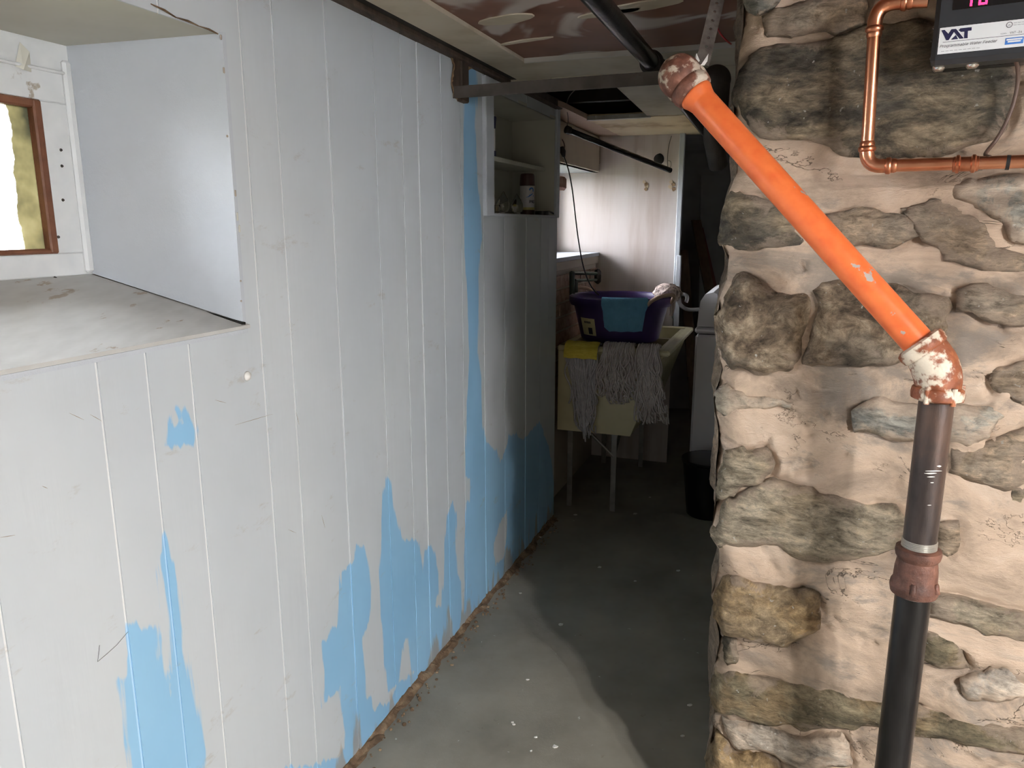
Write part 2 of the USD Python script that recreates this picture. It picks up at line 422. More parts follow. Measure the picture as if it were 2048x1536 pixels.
def mortar():
    nodes = {'g': ('geometry', {}), 'm': ('mapping', {'scale': (1, 1, 1.8), 'rotation': (0, 0.35, 0)}), 'n': ('noise_texture', {'scale': 5.0, 'detail': 9.0, 'roughness': 0.66, 'distortion': 0.8}),
             'r': ('rgb_ramp', {'ramp': [(0.34, (0.29, 0.225, 0.175)), (0.45, (0.43, 0.33, 0.25)), (0.55, (0.54, 0.415, 0.315)), (0.68, (0.60, 0.485, 0.385))]}),
             'ns': ('noise_texture', {'scale': 3.1, 'detail': 9.0, 'roughness': 0.72, 'distortion': 1.0}), 'ks': ('map_range', {'range_type': 'smoothstep', 'from_min': 0.51, 'from_max': 0.63, 'to_min': 0.0, 'to_max': 0.72}), 'x': ('mix', {'color2': (0.235, 0.21, 0.185)}),
             'nc': ('noise_texture', {'scale': 3.4, 'detail': 6.0, 'roughness': 0.62, 'distortion': 0.9}), 'c0': ('math', {'math_type': 'subtract', 'value2': 0.5}), 'c1': ('math', {'math_type': 'absolute'}),
             'kc': ('map_range', {'from_min': 0.0, 'from_max': 0.0045, 'to_min': 1.0, 'to_max': 0.0, 'clamp': True}), 'nm': ('noise_texture', {'scale': 7.0, 'detail': 2.0}), 'km': ('map_range', {'range_type': 'smoothstep', 'from_min': 0.50, 'from_max': 0.58, 'to_min': 0.0, 'to_max': 0.85}), 'cm': ('math', {'math_type': 'multiply'}), 'xc': ('mix', {'color2': (0.07, 0.055, 0.045)}),
             'ng': ('noise_texture', {'scale': 22.0, 'detail': 9.0, 'roughness': 0.74}), 'hb': ('math', {'math_type': 'multiply_add', 'value2': -0.5}), 'b': ('bump', {'strength': 0.7, 'distance': 0.010}), 'p': ('principled_bsdf', {'roughness': 0.8, 'specular_ior_level': 0.25})}
    M['mortar'] = usdkit.material(stage, '/World/Looks/mortar', nodes, [('g.position', 'm.vector'), ('m.vector', 'n.vector'), ('n.fac', 'r.fac'), ('r.color', 'x.color1'), ('m.vector', 'ns.vector'), ('ns.fac', 'ks.value'), ('ks.result', 'x.fac'),
        ('m.vector', 'nc.vector'), ('nc.fac', 'c0.value1'), ('c0.value', 'c1.value1'), ('c1.value', 'kc.value'), ('g.position', 'nm.vector'), ('nm.fac', 'km.value'), ('kc.result', 'cm.value1'), ('km.result', 'cm.value2'), ('cm.value', 'xc.fac'), ('x.color', 'xc.color1'), ('xc.color', 'p.base_color'),
        ('m.vector', 'ng.vector'), ('cm.value', 'hb.value1'), ('ng.fac', 'hb.value3'), ('hb.value', 'b.height'), ('b.normal', 'p.normal')], surface='p.BSDF')


mortar()
mat('white_paint', [(0.3, (0.50, 0.54, 0.595)), (0.7, (0.56, 0.595, 0.64))], 3, rough=0.58, bump=0.15, spec=0.35)
mat('cream_paint', [(0.3, (0.50, 0.50, 0.44)), (0.7, (0.58, 0.575, 0.51))], 5, rough=0.5)
chipped('casing_paint', [(0.3, (0.30, 0.26, 0.21)), (0.7, (0.45, 0.41, 0.36))], [(0.3, (0.64, 0.67, 0.69)), (0.7, (0.72, 0.74, 0.75))], 9, 0.30, 0.335, rough=0.4, bump=0.35)
chipped('sill_paint', [(0.3, (0.30, 0.24, 0.18)), (0.7, (0.42, 0.36, 0.30))], [(0.3, (0.48, 0.485, 0.475)), (0.7, (0.56, 0.565, 0.555))], 6, 0.35, 0.38, rough=0.42, bump=0.12, bscale=14, stretch=(3, 1, 1))
mat('sash_brown', [(0.3, (0.10, 0.034, 0.015)), (0.7, (0.19, 0.075, 0.034))], 18, rough=0.5, bump=0.2)
mat('dark_wood', [(0.3, (0.035, 0.024, 0.017)), (0.7, (0.10, 0.066, 0.045))], 9, (6, 1, 1), rough=0.75, bump=0.3)
mat('torn_wood', [(0.3, (0.19, 0.10, 0.045)), (0.7, (0.40, 0.28, 0.16))], 40, rough=0.8, bump=0.5)
mat('torn_pale', (0.62, 0.50, 0.36), rough=0.8)
mat('scuff', (0.36, 0.31, 0.26), rough=0.8)
mat('rot', [(0.25, (0.055, 0.034, 0.020)), (0.5, (0.17, 0.11, 0.065)), (0.75, (0.34, 0.26, 0.17))], 24, rough=0.9, bump=0.7)
mat('void', (0.008, 0.007, 0.006), rough=0.9)  # near black, for the dark inside gaps, holes and the ceiling cavity
mat('joist', [(0.3, (0.012, 0.009, 0.007)), (0.7, (0.03, 0.022, 0.016))], 9, rough=0.9)
mat('ceiling_cream', [(0.25, (0.40, 0.33, 0.22)), (0.5, (0.56, 0.50, 0.39)), (0.75, (0.62, 0.56, 0.46))], 4, rough=0.6, bump=0.1)
mat('ceiling_tan', [(0.34, (0.42, 0.27, 0.12)), (0.45, (0.74, 0.60, 0.40)), (0.68, (0.80, 0.68, 0.49))], 3, rough=0.6, bump=0.1)
mat('ceiling_pink', [(0.3, (0.52, 0.35, 0.25)), (0.7, (0.58, 0.42, 0.31))], 5, rough=0.6)
mat('plaster_edge', (0.62, 0.60, 0.56), rough=0.8)
mat('panel_white', [(0.3, (0.50, 0.42, 0.38)), (0.5, (0.63, 0.57, 0.545)), (0.75, (0.68, 0.64, 0.625))], 2.2, (3, 3, 0.35), rough=0.45)
mat('soffit_beige', [(0.3, (0.42, 0.36, 0.29)), (0.7, (0.48, 0.42, 0.34))], 5, rough=0.6)
mat('bare_brick', [(0.3, (0.30, 0.19, 0.14)), (0.5, (0.42, 0.29, 0.22)), (0.75, (0.50, 0.38, 0.30))], 25, rough=0.9, bump=0.6)
mat('insulation', [(0.3, (0.50, 0.26, 0.19)), (0.7, (0.62, 0.40, 0.32))], 40, rough=0.95, bump=0.5)
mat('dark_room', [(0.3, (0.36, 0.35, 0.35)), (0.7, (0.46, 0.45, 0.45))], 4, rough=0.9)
mat('room_white', [(0.3, (0.68, 0.66, 0.63)), (0.7, (0.76, 0.74, 0.71))], 3, rough=0.7)  # unseen walls and ceiling, kept pale to bounce light into the passage
chipped('orange_paint', [(0.3, (0.33, 0.30, 0.28)), (0.7, (0.42, 0.37, 0.34))], [(0.3, (0.68, 0.125, 0.030)), (0.7, (0.76, 0.175, 0.045))], 19, 0.355, 0.375, rough=0.36, bump=0.12, stretch=(1, 1, 1))
chipped('rust_cast', [(0.3, (0.46, 0.38, 0.30)), (0.7, (0.58, 0.50, 0.41))], [(0.3, (0.075, 0.028, 0.018)), (0.55, (0.17, 0.065, 0.04)), (0.75, (0.29, 0.13, 0.085))], 22, 0.40, 0.47, rough=0.6, bump=0.8, bscale=60)
chipped('rust_painted', [(0.3, (0.56, 0.48, 0.38)), (0.7, (0.68, 0.61, 0.50))], [(0.3, (0.13, 0.035, 0.014)), (0.6, (0.26, 0.075, 0.028)), (0.8, (0.42, 0.15, 0.06))], 21, 0.42, 0.50, rough=0.55, bump=0.9, bscale=60)
mat('rust_coupling', [(0.36, (0.055, 0.024, 0.017)), (0.5, (0.115, 0.050, 0.035)), (0.64, (0.20, 0.09, 0.06))], 22, rough=0.55, metal=0.15, bump=0.5)
mat('steel_brown', [(0.36, (0.026, 0.021, 0.020)), (0.5, (0.058, 0.044, 0.040)), (0.64, (0.115, 0.072, 0.055))], 14, (1, 1, 0.35), rough=0.42, metal=0.45, bump=0.15)
mat('thread', (0.40, 0.39, 0.36), rough=0.4, metal=0.7)
mat('black_pipe', [(0.36, (0.005, 0.005, 0.006)), (0.64, (0.016, 0.014, 0.013))], 12, (1, 1, 0.3), rough=0.24, spec=0.4, bump=0.1)
mat('dark_iron', [(0.3, (0.022, 0.019, 0.017)), (0.7, (0.055, 0.046, 0.040))], 14, rough=0.6, metal=0.2, bump=0.2)
mat('bar_iron', [(0.3, (0.060, 0.050, 0.042)), (0.7, (0.12, 0.10, 0.085))], 12, rough=0.55, metal=0.3, bump=0.2)
mat('galvanised', [(0.3, (0.20, 0.19, 0.175)), (0.7, (0.33, 0.31, 0.29))], 12, rough=0.45, metal=0.5)
mat('strap_grey', [(0.36, (0.07, 0.058, 0.05)), (0.64, (0.15, 0.13, 0.115))], 30, rough=0.55, metal=0.3)
mat('copper', [(0.3, (0.60, 0.235, 0.125)), (0.5, (0.74, 0.335, 0.20)), (0.75, (0.80, 0.42, 0.28))], 10, rough=0.27, metal=1.0)
mat('copper_dark', [(0.3, (0.42, 0.15, 0.08)), (0.7, (0.66, 0.29, 0.17))], 30, rough=0.32, metal=1.0)
mat('tape_black', (0.012, 0.012, 0.013), rough=0.5)
mat('case_grey', [(0.3, (0.026, 0.029, 0.034)), (0.7, (0.034, 0.037, 0.042))], 30, rough=0.33, bump=0.05, bscale=300)
mat('case_black', (0.006, 0.006, 0.007), rough=0.25)
mat('label_white', (0.76, 0.78, 0.80), rough=0.35)
mat('ink_navy', (0.012, 0.012, 0.06), rough=0.5)
mat('ink_grey', (0.14, 0.14, 0.16), rough=0.5)
mat('ink_pale', (0.42, 0.43, 0.46), rough=0.5)
mat('ink_blue', (0.06, 0.21, 0.62), rough=0.4)
mat('chrome', (0.75, 0.75, 0.75), rough=0.12, metal=1.0)
mat('plastic_white', (0.72, 0.71, 0.68), rough=0.5)
mat('cable_brown', (0.10, 0.06, 0.045), rough=0.5)
mat('cord_black', (0.010, 0.010, 0.010), rough=0.4)
mat('wire_steel', (0.22, 0.20, 0.18), rough=0.4, metal=0.6)
mat('sink_cream', [(0.3, (0.58, 0.52, 0.31)), (0.6, (0.70, 0.65, 0.43)), (0.8, (0.74, 0.70, 0.52))], 4, rough=0.4)
mat('purple', [(0.3, (0.045, 0.026, 0.115)), (0.7, (0.06, 0.033, 0.145))], 5, rough=0.35)
mat('rag_blue', [(0.3, (0.12, 0.33, 0.52)), (0.7, (0.16, 0.42, 0.62))], 30, rough=0.95, bump=0.6, bscale=160)
mat('rag_pink', [(0.35, (0.16, 0.13, 0.12)), (0.5, (0.70, 0.55, 0.50)), (0.65, (0.78, 0.68, 0.62))], 16, (4, 4, 0.6), rough=0.95, bump=0.4)
mat('sticker_yellow', [(0.3, (0.50, 0.48, 0.28)), (0.7, (0.64, 0.60, 0.36))], 14, rough=0.5)
mat('ink_dark', (0.02, 0.02, 0.035), rough=0.5)
mat('mop_grey', [(0.3, (0.47, 0.435, 0.42)), (0.7, (0.66, 0.62, 0.60))], 20, rough=0.95)
mat('mop_blue_grey', [(0.3, (0.45, 0.45, 0.48)), (0.7, (0.63, 0.62, 0.65))], 20, rough=0.95)
mat('mop_yellow', [(0.3, (0.62, 0.50, 0.06)), (0.7, (0.75, 0.63, 0.10))], 30, (1, 1, 3), rough=0.9, bump=0.5)
mat('washer_white', (0.80, 0.78, 0.82), rough=0.35)
mat('washer_panel', (0.05, 0.055, 0.055), rough=0.2)
mat('bucket_black', (0.006, 0.006, 0.006), rough=0.25)
mat('hose_grey', (0.09, 0.085, 0.08), rough=0.5)
mat('green_pipe', [(0.3, (0.03, 0.045, 0.032)), (0.7, (0.07, 0.09, 0.06))], 20, rough=0.5, metal=0.3)
mat('can_white', (0.58, 0.58, 0.60), rough=0.35)
mat('cap_maroon', (0.055, 0.018, 0.016), rough=0.4)
mat('can_yellow', (0.50, 0.45, 0.16), rough=0.4)
mat('cap_navy', (0.018, 0.02, 0.075), rough=0.4)
mat('tube_white', (0.55, 0.54, 0.53), rough=0.45)
mat('red_wire', (0.30, 0.015, 0.02), rough=0.4)
mat('board_brown', [(0.3, (0.10, 0.055, 0.035)), (0.7, (0.17, 0.10, 0.06))], 10, (4, 4, 0.5), rough=0.7)
mat('stick_red', (0.14, 0.03, 0.022), rough=0.5)
mat('flake_white', (0.66, 0.66, 0.63), rough=0.8)
mat('earth', [(0.3, (0.05, 0.07, 0.03)), (0.7, (0.14, 0.13, 0.07))], 5, rough=0.95)
M['glass_jar'] = usdkit.material(stage, '/World/Looks/glass_jar', {'p': ('principled_bsdf', {'transmission_weight': 1.0, 'roughness': 0.03, 'ior': 1.45, 'base_color': (0.85, 0.82, 0.74)})}, [], surface='p.BSDF')
M['led_red'] = usdkit.material(stage, '/World/Looks/led_red', {'e': ('emission', {'color': (1.0, 0.02, 0.08), 'strength': 6.0})}, [], surface='e.emission')
M['lamp_glow'] = usdkit.material(stage, '/World/Looks/lamp_glow', {'e': ('emission', {'color': (1.0, 0.95, 0.88), 'strength': 5.0})}, [], surface='e.emission')
# old window glass: mostly clear in the middle, dirty and paint-smeared towards the sash
M['dirty_glass'] = usdkit.material(stage, '/World/Looks/dirty_glass', {
    'at': ('attribute', {'attribute': 'edge'}), 'g': ('geometry', {}), 'n': ('noise_texture', {'scale': 14.0, 'detail': 5.0}), 'j': ('math', {'math_type': 'multiply_add', 'value2': -0.05, 'value3': 0.025}), 'a': ('math', {'math_type': 'add'}),
    'k': ('map_range', {'range_type': 'smoothstep', 'from_min': 0.056, 'from_max': 0.047, 'to_min': 0.0, 'to_max': 1.0}),
    't': ('transparent_bsdf', {'color': (0.95, 0.97, 0.97)}), 'gl': ('glossy_bsdf', {'roughness': 0.02, 'color': (1, 1, 1)}), 'fr': ('fresnel', {'IOR': 1.5}), 'mg': ('mix_closure', {}),
    'nr': ('noise_texture', {'scale': 9.0, 'detail': 4.0}), 'r': ('rgb_ramp', {'ramp': [(0.34, (0.010, 0.010, 0.006)), (0.48, (0.038, 0.034, 0.016)), (0.62, (0.062, 0.057, 0.030))]}),
    'tr': ('translucent_bsdf', {}), 'df': ('diffuse_bsdf', {}), 'md': ('mix_closure', {'fac': 0.35}), 'mx': ('mix_closure', {})},
    [('g.position', 'n.vector'), ('g.position', 'nr.vector'), ('n.fac', 'j.value1'), ('j.value', 'a.value1'), ('at.fac', 'a.value2'), ('a.value', 'k.value'), ('k.result', 'mx.fac'),
     ('fr.fac', 'mg.fac'), ('t.BSDF', 'mg.closure1'), ('gl.BSDF', 'mg.closure2'), ('nr.fac', 'r.fac'), ('r.color', 'tr.color'), ('r.color', 'df.color'), ('tr.BSDF', 'md.closure1'), ('df.BSDF', 'md.closure2'),
     ('mg.closure', 'mx.closure1'), ('md.closure', 'mx.closure2')], surface='mx.closure')
M['pane'] = usdkit.material(stage, '/World/Looks/pane', {'t': ('transparent_bsdf', {'color': (0.92, 0.92, 0.92)}), 'gl': ('glossy_bsdf', {'roughness': 0.03, 'color': (1, 1, 1)}), 'fr': ('fresnel', {'IOR': 1.5}), 'm': ('mix_closure', {})},
    [('fr.fac', 'm.fac'), ('t.BSDF', 'm.closure1'), ('gl.BSDF', 'm.closure2')], surface='m.closure')

# ------------------------------------------------------------------ the room shell
CEIL = 2.0
HALL_END = 1.915                                         # where the panelling stops
single('floor', bx((-4, -3.2, -0.12), (4.2, 8.2, 0.0)), 'concrete', 'grey painted concrete basement floor', kind='structure')
wb = Polygon([(-4, 0), (4.2, 0), (4.2, 2.5), (-4, 2.5)]).difference(sbox(1.6, 0.62, 2.9, 1.94))
wbm = extrude(wb, 0.2); wbm.vertices = wbm.vertices[:, [0, 2, 1]] * [1, -1, 1] + [0, -3.0, 0]
single('wall_behind', wbm, 'room_white', kind='structure')
w3 = thing('unseen_window_3', 'unseen window behind the viewer, placed to light the left wall and the stone', None, (2.25, -3.1, 0.62), kind='structure')  # out of view, placed and sized to light the left wall
part(w3, 'window_frame', cat(bx((1.6, -3.14, 0.62), (2.9, -3.08, 0.67)), bx((1.6, -3.14, 1.89), (2.9, -3.08, 1.94)), bx((1.6, -3.14, 0.62), (1.65, -3.08, 1.94)), bx((2.85, -3.14, 0.62), (2.9, -3.08, 1.94))), 'white_paint')
part(w3, 'glass', bx((1.63, -3.113, 0.65), (2.87, -3.110, 1.91)), 'pane')
single('wall_boiler_room', bx((3.4, -3.2, 0), (3.6, 8.2, 2.5)), 'room_white', kind='structure')
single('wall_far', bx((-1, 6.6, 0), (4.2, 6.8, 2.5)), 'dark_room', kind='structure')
# partition between boiler room and the dark store, hidden behind the stone pier
NICHE = sbox(-1.42, 1.277, -0.333, 1.837)
WIN2 = sbox(2.02, 1.31, 3.05, 1.79)
outer = Polygon([(-6, -0.1), (6.5, -0.1), (6.5, 2.5), (-6, 2.5)]).difference(sbox(-1.10, 1.395, -0.40, 1.80)).difference(sbox(2.1, 1.34, 3.0, 1.77))
mo = extrude(outer, 0.10); mo.vertices = mo.vertices[:, [0, 2, 1]] * [1, -1, 1] + [0, -0.36, 0]
mo = map_wf(mo)
single('wall_exterior', mo, 'bare_brick', kind='structure')
single('ground', cat(wbx(-9, 9, -9, -0.46, 1.0, 1.25)), 'earth', 'grass outside the basement windows', kind='structure')

# ceiling: dark subfloor above, boards below
ceil = thing('ceiling', None, None, W(0, 0.8, CEIL), kind='structure')
part(ceil, 'subfloor', wbx(-6, 6.5, -0.46, 5.6, 2.28, 2.36), 'void')
big = Polygon([(-5.5, 0.066), (3.12, 0.066), (3.12, 3.8), (-5.5, 3.8)])
hole = sbox(1.405, 0.04, 2.27, 0.36)


def slab(poly, z0, t):
    m = extrude(poly, t); m.apply_translation([0, 0, z0]); return map_wf(m)


part(ceil, 'near_panel', slab(sbox(-1.6, 0.19, 0.885, 1.9), CEIL + 0.012, 0.012), 'ceiling_brown')
part(ceil, 'board', slab(sbox(-5.5, 0.066, 1.19, 0.19), CEIL, 0.022), 'ceiling_cream')
for k_, (px_, py_, rx_, ry_) in enumerate([(1015, 38, 0.085, 0.035), (1287, 11, 0.10, 0.035), (1215, 25, 0.09, 0.022), (1050, 82, 0.10, 0.012)]):
    d_ = ray(px_, py_); w_ = to_wf(EYE + d_ * ((CEIL + 0.011 - EYE[2]) / d_[2]))
    bl_p = rough_edges(shapely.affinity.rotate(shapely.affinity.scale(Point(w_[0], w_[1]).buffer(1), ry_, rx_), 12), 0.012, 0.02, 30 + k_)
    part(ceil, 'plaster_blob', slab(bl_p, CEIL + 0.0085, 0.004), 'ceiling_cream')
part(ceil, 'edge_bead', slab(sbox(0.885, 0.19, 0.893, 1.9), CEIL - 0.003, 0.02), 'plaster_edge')
part(ceil, 'board', slab(unary_union([sbox(0.893, 0.19, 1.17, 1.9), ]), CEIL, 0.022), 'ceiling_cream')
part(ceil, 'board', slab(rough_edges(sbox(1.19, 0.0, 1.41, 0.39), 0.008, 0.03, 3), CEIL, 0.02), 'ceiling_cream')
part(ceil, 'board', slab(Polygon([(1.178, 0.37), (1.41, 0.375), (2.28, 0.345), (2.28, 1.9), (1.178, 1.9)]), CEIL, 0.02), 'ceiling_cream')
part(ceil, 'board', slab(rough_edges(Polygon([(2.265, 0.045), (2.285, 0.7), (3.12, 0.62), (3.06, 0.05)]), 0.012, 0.02, 5), CEIL - 0.004, 0.024), 'ceiling_tan')
part(ceil, 'plaster_lip', slab(rough_edges(sbox(2.255, 0.045, 2.285, 0.36), 0.012, 0.012, 8), CEIL - 0.008, 0.02), 'plaster_edge')
part(ceil, 'board', slab(Polygon([(1.80, 0.03), (1.86, 0.04), (3.04, 0.055), (3.04, -0.40), (1.80, -0.40)]), CEIL - 0.002, 0.024), 'ceiling_pink')
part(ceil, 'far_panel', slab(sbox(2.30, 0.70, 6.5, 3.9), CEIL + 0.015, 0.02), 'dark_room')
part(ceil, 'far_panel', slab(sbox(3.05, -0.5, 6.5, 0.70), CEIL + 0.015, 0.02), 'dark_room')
part(ceil, 'room_panel', slab(sbox(-5.5, 1.9, 2.3, 5.5), CEIL + 0.012, 0.02), 'room_white')
part(ceil, 'room_panel', slab(sbox(-5.5, 0.19, -1.6, 1.9), CEIL + 0.012, 0.02), 'room_white')
for s0 in (1.22, 1.62, 2.06, 2.46):
    part(ceil, 'joist', wbx(s0, s0 + 0.045, -0.35, 1.7, CEIL + 0.05, 2.28), 'joist')

# ---- panelled wall
wl = thing('wall_left', 'white painted tongue and groove wall with patches of blue primer', None, W(0, 0, 0), kind='structure')


def px_wall(pts, off=(0, 0), k=1.0):
    g = shapely.make_valid(Polygon([wall_sz(off[0] + x / k, off[1] + y / k) for x, y in pts]))
    return unary_union([q for q in getattr(g, 'geoms', [g]) if q.geom_type in ('Polygon', 'MultiPolygon')])


blue = []
blue.append(px_wall([(345, 815), (350, 813), (372, 828), (383, 845), (390, 862), (388, 880), (378, 890), (355, 894), (324, 893), (332, 880), (337, 850), (343, 830)]).difference(px_wall([(346, 822), (352, 824), (366, 845), (350, 850), (345, 840)])))
c2 = [(935, 200), (960, 240), (985, 330), (1010, 350), (1025, 480), (1035, 650), (1045, 850), (1085, 970), (1110, 1080), (1130, 1200), (1155, 1320), (1180, 1440), (1170, 1536), (1150, 2100), (760, 2100), (745, 1536), (720, 1400), (710, 1200), (685, 1030), (720, 1000), (725, 920), (740, 880), (740, 720), (890, 730), (910, 800), (915, 880), (940, 960), (965, 1010), (978, 1120), (990, 1120), (985, 1000), (975, 900), (960, 700), (945, 600), (935, 480), (920, 400), (920, 320), (935, 300)]
blue.append(px_wall(c2, (0, 1000), 2.866))
c3 = [(355, 325), (375, 340), (390, 430), (410, 530), (430, 590), (460, 585), (495, 590), (505, 650), (515, 725), (525, 630), (545, 605), (560, 650), (575, 730), (575, 800), (560, 870), (590, 862), (597, 750), (605, 600), (615, 480), (635, 430), (650, 480), (650, 600), (655, 720), (668, 760), (672, 890), (685, 880), (690, 760), (685, 650), (692, 520), (690, 420), (710, 430), (712, 330), (690, 320), (690, 150), (695, 60), (700, -40), (707, -200), (702, -400), (687, -620), (682, -840), (682, -1000), (684, -1150), (686, -1390), (737, -1390), (737, -1260), (730, -1150), (735, -1020), (747, -840), (752, -780), (758, -670), (748, -590), (741, -200), (755, -90), (757, 0), (762, 100), (775, 180), (800, 200), (825, 220), (835, 260), (860, 200), (870, 150), (900, 140), (930, 170), (980, 110), (1000, 90), (1020, 150), (1040, 200), (1060, 330), (1072, 400), (1072, 480), (900, 720), (700, 1000), (480, 1300), (410, 1330), (375, 1260), (410, 1180), (430, 1010), (455, 975), (460, 1050), (468, 1125), (480, 1132), (470, 1150), (415, 1180), (370, 1210), (362, 1170), (350, 1100), (345, 1000), (335, 900), (335, 700), (340, 600), (345, 400)]
p3 = px_wall(c3, (600, 800), 2.087)
p3 = p3.difference(px_wall([(808, 600), (830, 520), (862, 460), (862, 560), (848, 665), (812, 692), (805, 640)], (600, 800), 2.087))
blue.append(p3)
c4 = [(245, 605), (265, 610), (280, 680), (295, 780), (290, 900), (260, 1000), (265, 1100), (275, 1240), (295, 1250), (300, 1300), (330, 1275), (380, 1265), (440, 1280), (300, 1500), (180, 1640), (-80, 1640), (-60, 1540), (60, 1525), (160, 1490), (185, 1450), (187, 1390), (172, 1290), (165, 1200), (130, 1230), (100, 1270), (103, 1130), (95, 1080), (95, 1010), (120, 1000), (130, 950), (160, 940), (165, 860), (175, 720), (228, 670), (235, 610)]
blue.append(px_wall(c4, (600, 800), 2.087))
BLUE = unary_union([b.buffer(0) for b in blue])
BLUE_EDGE = BLUE.boundary
shapely.prepare(BLUE)


def paint_sdf(s, z):
    pts = shapely.points(s, z)
    dd = shapely.distance(pts, BLUE_EDGE)
    return np.where(shapely.contains_xy(BLUE, s, z), dd, -dd).clip(-0.2, 0.2)


CAB = sbox(1.06, 1.522, 1.885, 1.950)
torn = rough_edges(Polygon([wall_sz(*q) for q in [(893, 95), (905, 130), (901, 170), (905, 188), (916, 198), (926, 192), (928, 150), (935, 132), (950, 130)]]), 0.006, 0.012, 4)
wall_cut = unary_union([NICHE, CAB, torn])
foot = LineString([(s, 0.012 + 0.022 * (meshkit.fbm(np.array([[s * 9, 1.3, 0]]), 4, 3)[0] - 0.35)) for s in np.arange(-4.2, 2.1, 0.012)])
below = Polygon([(-4.3, -0.1), *foot.coords, (2.2, -0.1)])
grooves = [-4.2, -3.6, -3.0, -2.6, -2.2, -1.9, -1.7, -1.49, -1.39, -1.285, -1.08, -0.898, -0.688, -0.587, -0.483, -0.2745, -0.171, 0.024, 0.240, 0.390, 0.488, 0.645, 0.790, 0.985, 1.20, 1.36, 1.46, 1.66, 1.78, HALL_END]
for s0, s1 in zip(grooves, grooves[1:]):
    board = sbox(s0 + 0.0027, -0.02, s1 - 0.0027, 2.0035).difference(wall_cut).difference(below)
    for k, g in enumerate(sorted(getattr(board, 'geoms', [board]), key=lambda g: -g.area)):
        if g.area < 0.002:
            continue
        P, T = grid_tri(g, 0.0075 if s0 > -0.9 else 0.05)
        v = np.c_[P, np.zeros(len(P))]
        v[:, 2] = 0.0012 * math.sin(s0 * 91)
        v, T = skirt(v, T, 0.007)
        sd = paint_sdf(v[:, 0], v[:, 1])
        m = trimesh.Trimesh(v[:, [0, 2, 1]], T[:, ::-1], process=False)
        m = map_wf(m); m.invert()
        part(wl, 'plank', m, 'wall_paint', primvars={'paint': sd})
bk = sbox(-5.5, 0.0, HALL_END - 0.002, 2.0).difference(unary_union([NICHE.buffer(0.002), CAB.buffer(0.002), torn.buffer(0.03)]))
bk = bk.intersection(sbox(-1.2, 0, 2, 2))
P, T = grid_tri(bk, 0.016)
v, T = skirt(np.c_[P, np.full(len(P), -0.0026)], T, 0.004)
m = map_wf(trimesh.Trimesh(v[:, [0, 2, 1]], T[:, ::-1], process=False)); m.invert()
part(wl, 'backing', m, 'lit_groove_paint', primvars={'paint': paint_sdf(v[:, 0], v[:, 1])})
part(wl, 'backing', wbx(-5.5, -1.2, -0.012, -0.004, 0.0, 1.27), 'lit_groove_paint')
part(wl, 'end_post', wbx(HALL_END - 0.03, HALL_END + 0.002, -0.075, -0.012, 0.0, 2.0, 0.003), 'cream_paint')
part(wl, 'end_sheet', wbx(HALL_END - 0.03, HALL_END, -0.36, -0.07, 0.0, 2.0), 'dark_wood')
mk = [wall_sz(*q) for q in [(255, 1263), (232, 1290), (212, 1308), (194, 1323), (196, 1308), (198, 1290)]]
part(wl, 'pencil_mark', tube([W(s, 0.0015, z) for s, z in mk], 0.0004, 5), 'ink_grey')
sc = [[(138, 826), (168, 840)], [(180, 829), (203, 842)], [(430, 800), (452, 806)], [(470, 850), (545, 828)], [(592, 825), (598, 850)], [(643, 1030), (650, 1056)], [(576, 1059), (592, 1066)], [(0, 1075), (30, 1070)], [(84, 972), (95, 977)]]
for a, b in sc:
    (s0, z0), (s1, z1) = wall_sz(*a), wall_sz(*b)
    part(wl, 'scuff', tube([W(s0, 0.0002, z0), W((s0 + s1) / 2, 0.0006, (z0 + z1) / 2), W(s1, 0.0002, z1)], [0.0002, 0.0006, 0.0002], 5), 'scuff')
knob_s, knob_z = wall_sz(494, 752)
part(wl, 'putty_blob', rings(W(knob_s, -0.001, knob_z), W(knob_s, 0.007, knob_z), [(0, 0.011), (0.6, 0.009), (1, 0.003)], 12), 'plastic_white', smooth=True)
# rotten foot of the wall and the crumbs lying along it
base = thing('baseboard_left', 'rotten brown crumbling foot of the panelled wall', None, W(0, 0, 0), kind='structure')
ss = np.arange(-1.4, HALL_END, 0.012)
P = []
for o, zf, amp in ((-0.006, 0.018, 0.022), (0.003, 0.011, 0.020), (0.009, 0.005, 0.013), (0.018, 0.001, 0.007), (0.028, -0.003, 0.003)):
    nz = meshkit.fbm(np.c_[ss * 22, np.full(len(ss), o * 90), np.zeros(len(ss))], 4, 5) - 0.45
    no = meshkit.fbm(np.c_[ss * 13, np.full(len(ss), o * 40 + 9), np.zeros(len(ss))], 4, 6) - 0.5
    P.append(np.stack([W(s, o + 0.034 * b * (o > 0.005), max(zf + amp * a * 2, -0.004)) for s, a, b in zip(ss, nz, no)]))
P = np.array(P); k, n = P.shape[:2]
f = [[i * n + j, i * n + j + 1, (i + 1) * n + j + 1, (i + 1) * n + j] for i in range(k - 1) for j in range(n - 1)]
part(base, 'rotten_strip', (P.reshape(-1, 3), np.array(f)), 'rot')
crumbs = []
for _ in range(150):
    s = rng.uniform(-0.4, HALL_END); r = rng.uniform(0.002, 0.006)
    c = trimesh.creation.icosphere(1, r); c.vertices *= rng.uniform(0.6, 1.5, 3); c.apply_translation(W(s, 0.03 + abs(rng.normal(0, 0.02)), r * 0.5)); crumbs.append(c)
part(base, 'crumbs', cat(*crumbs), 'rot', kind='stuff')

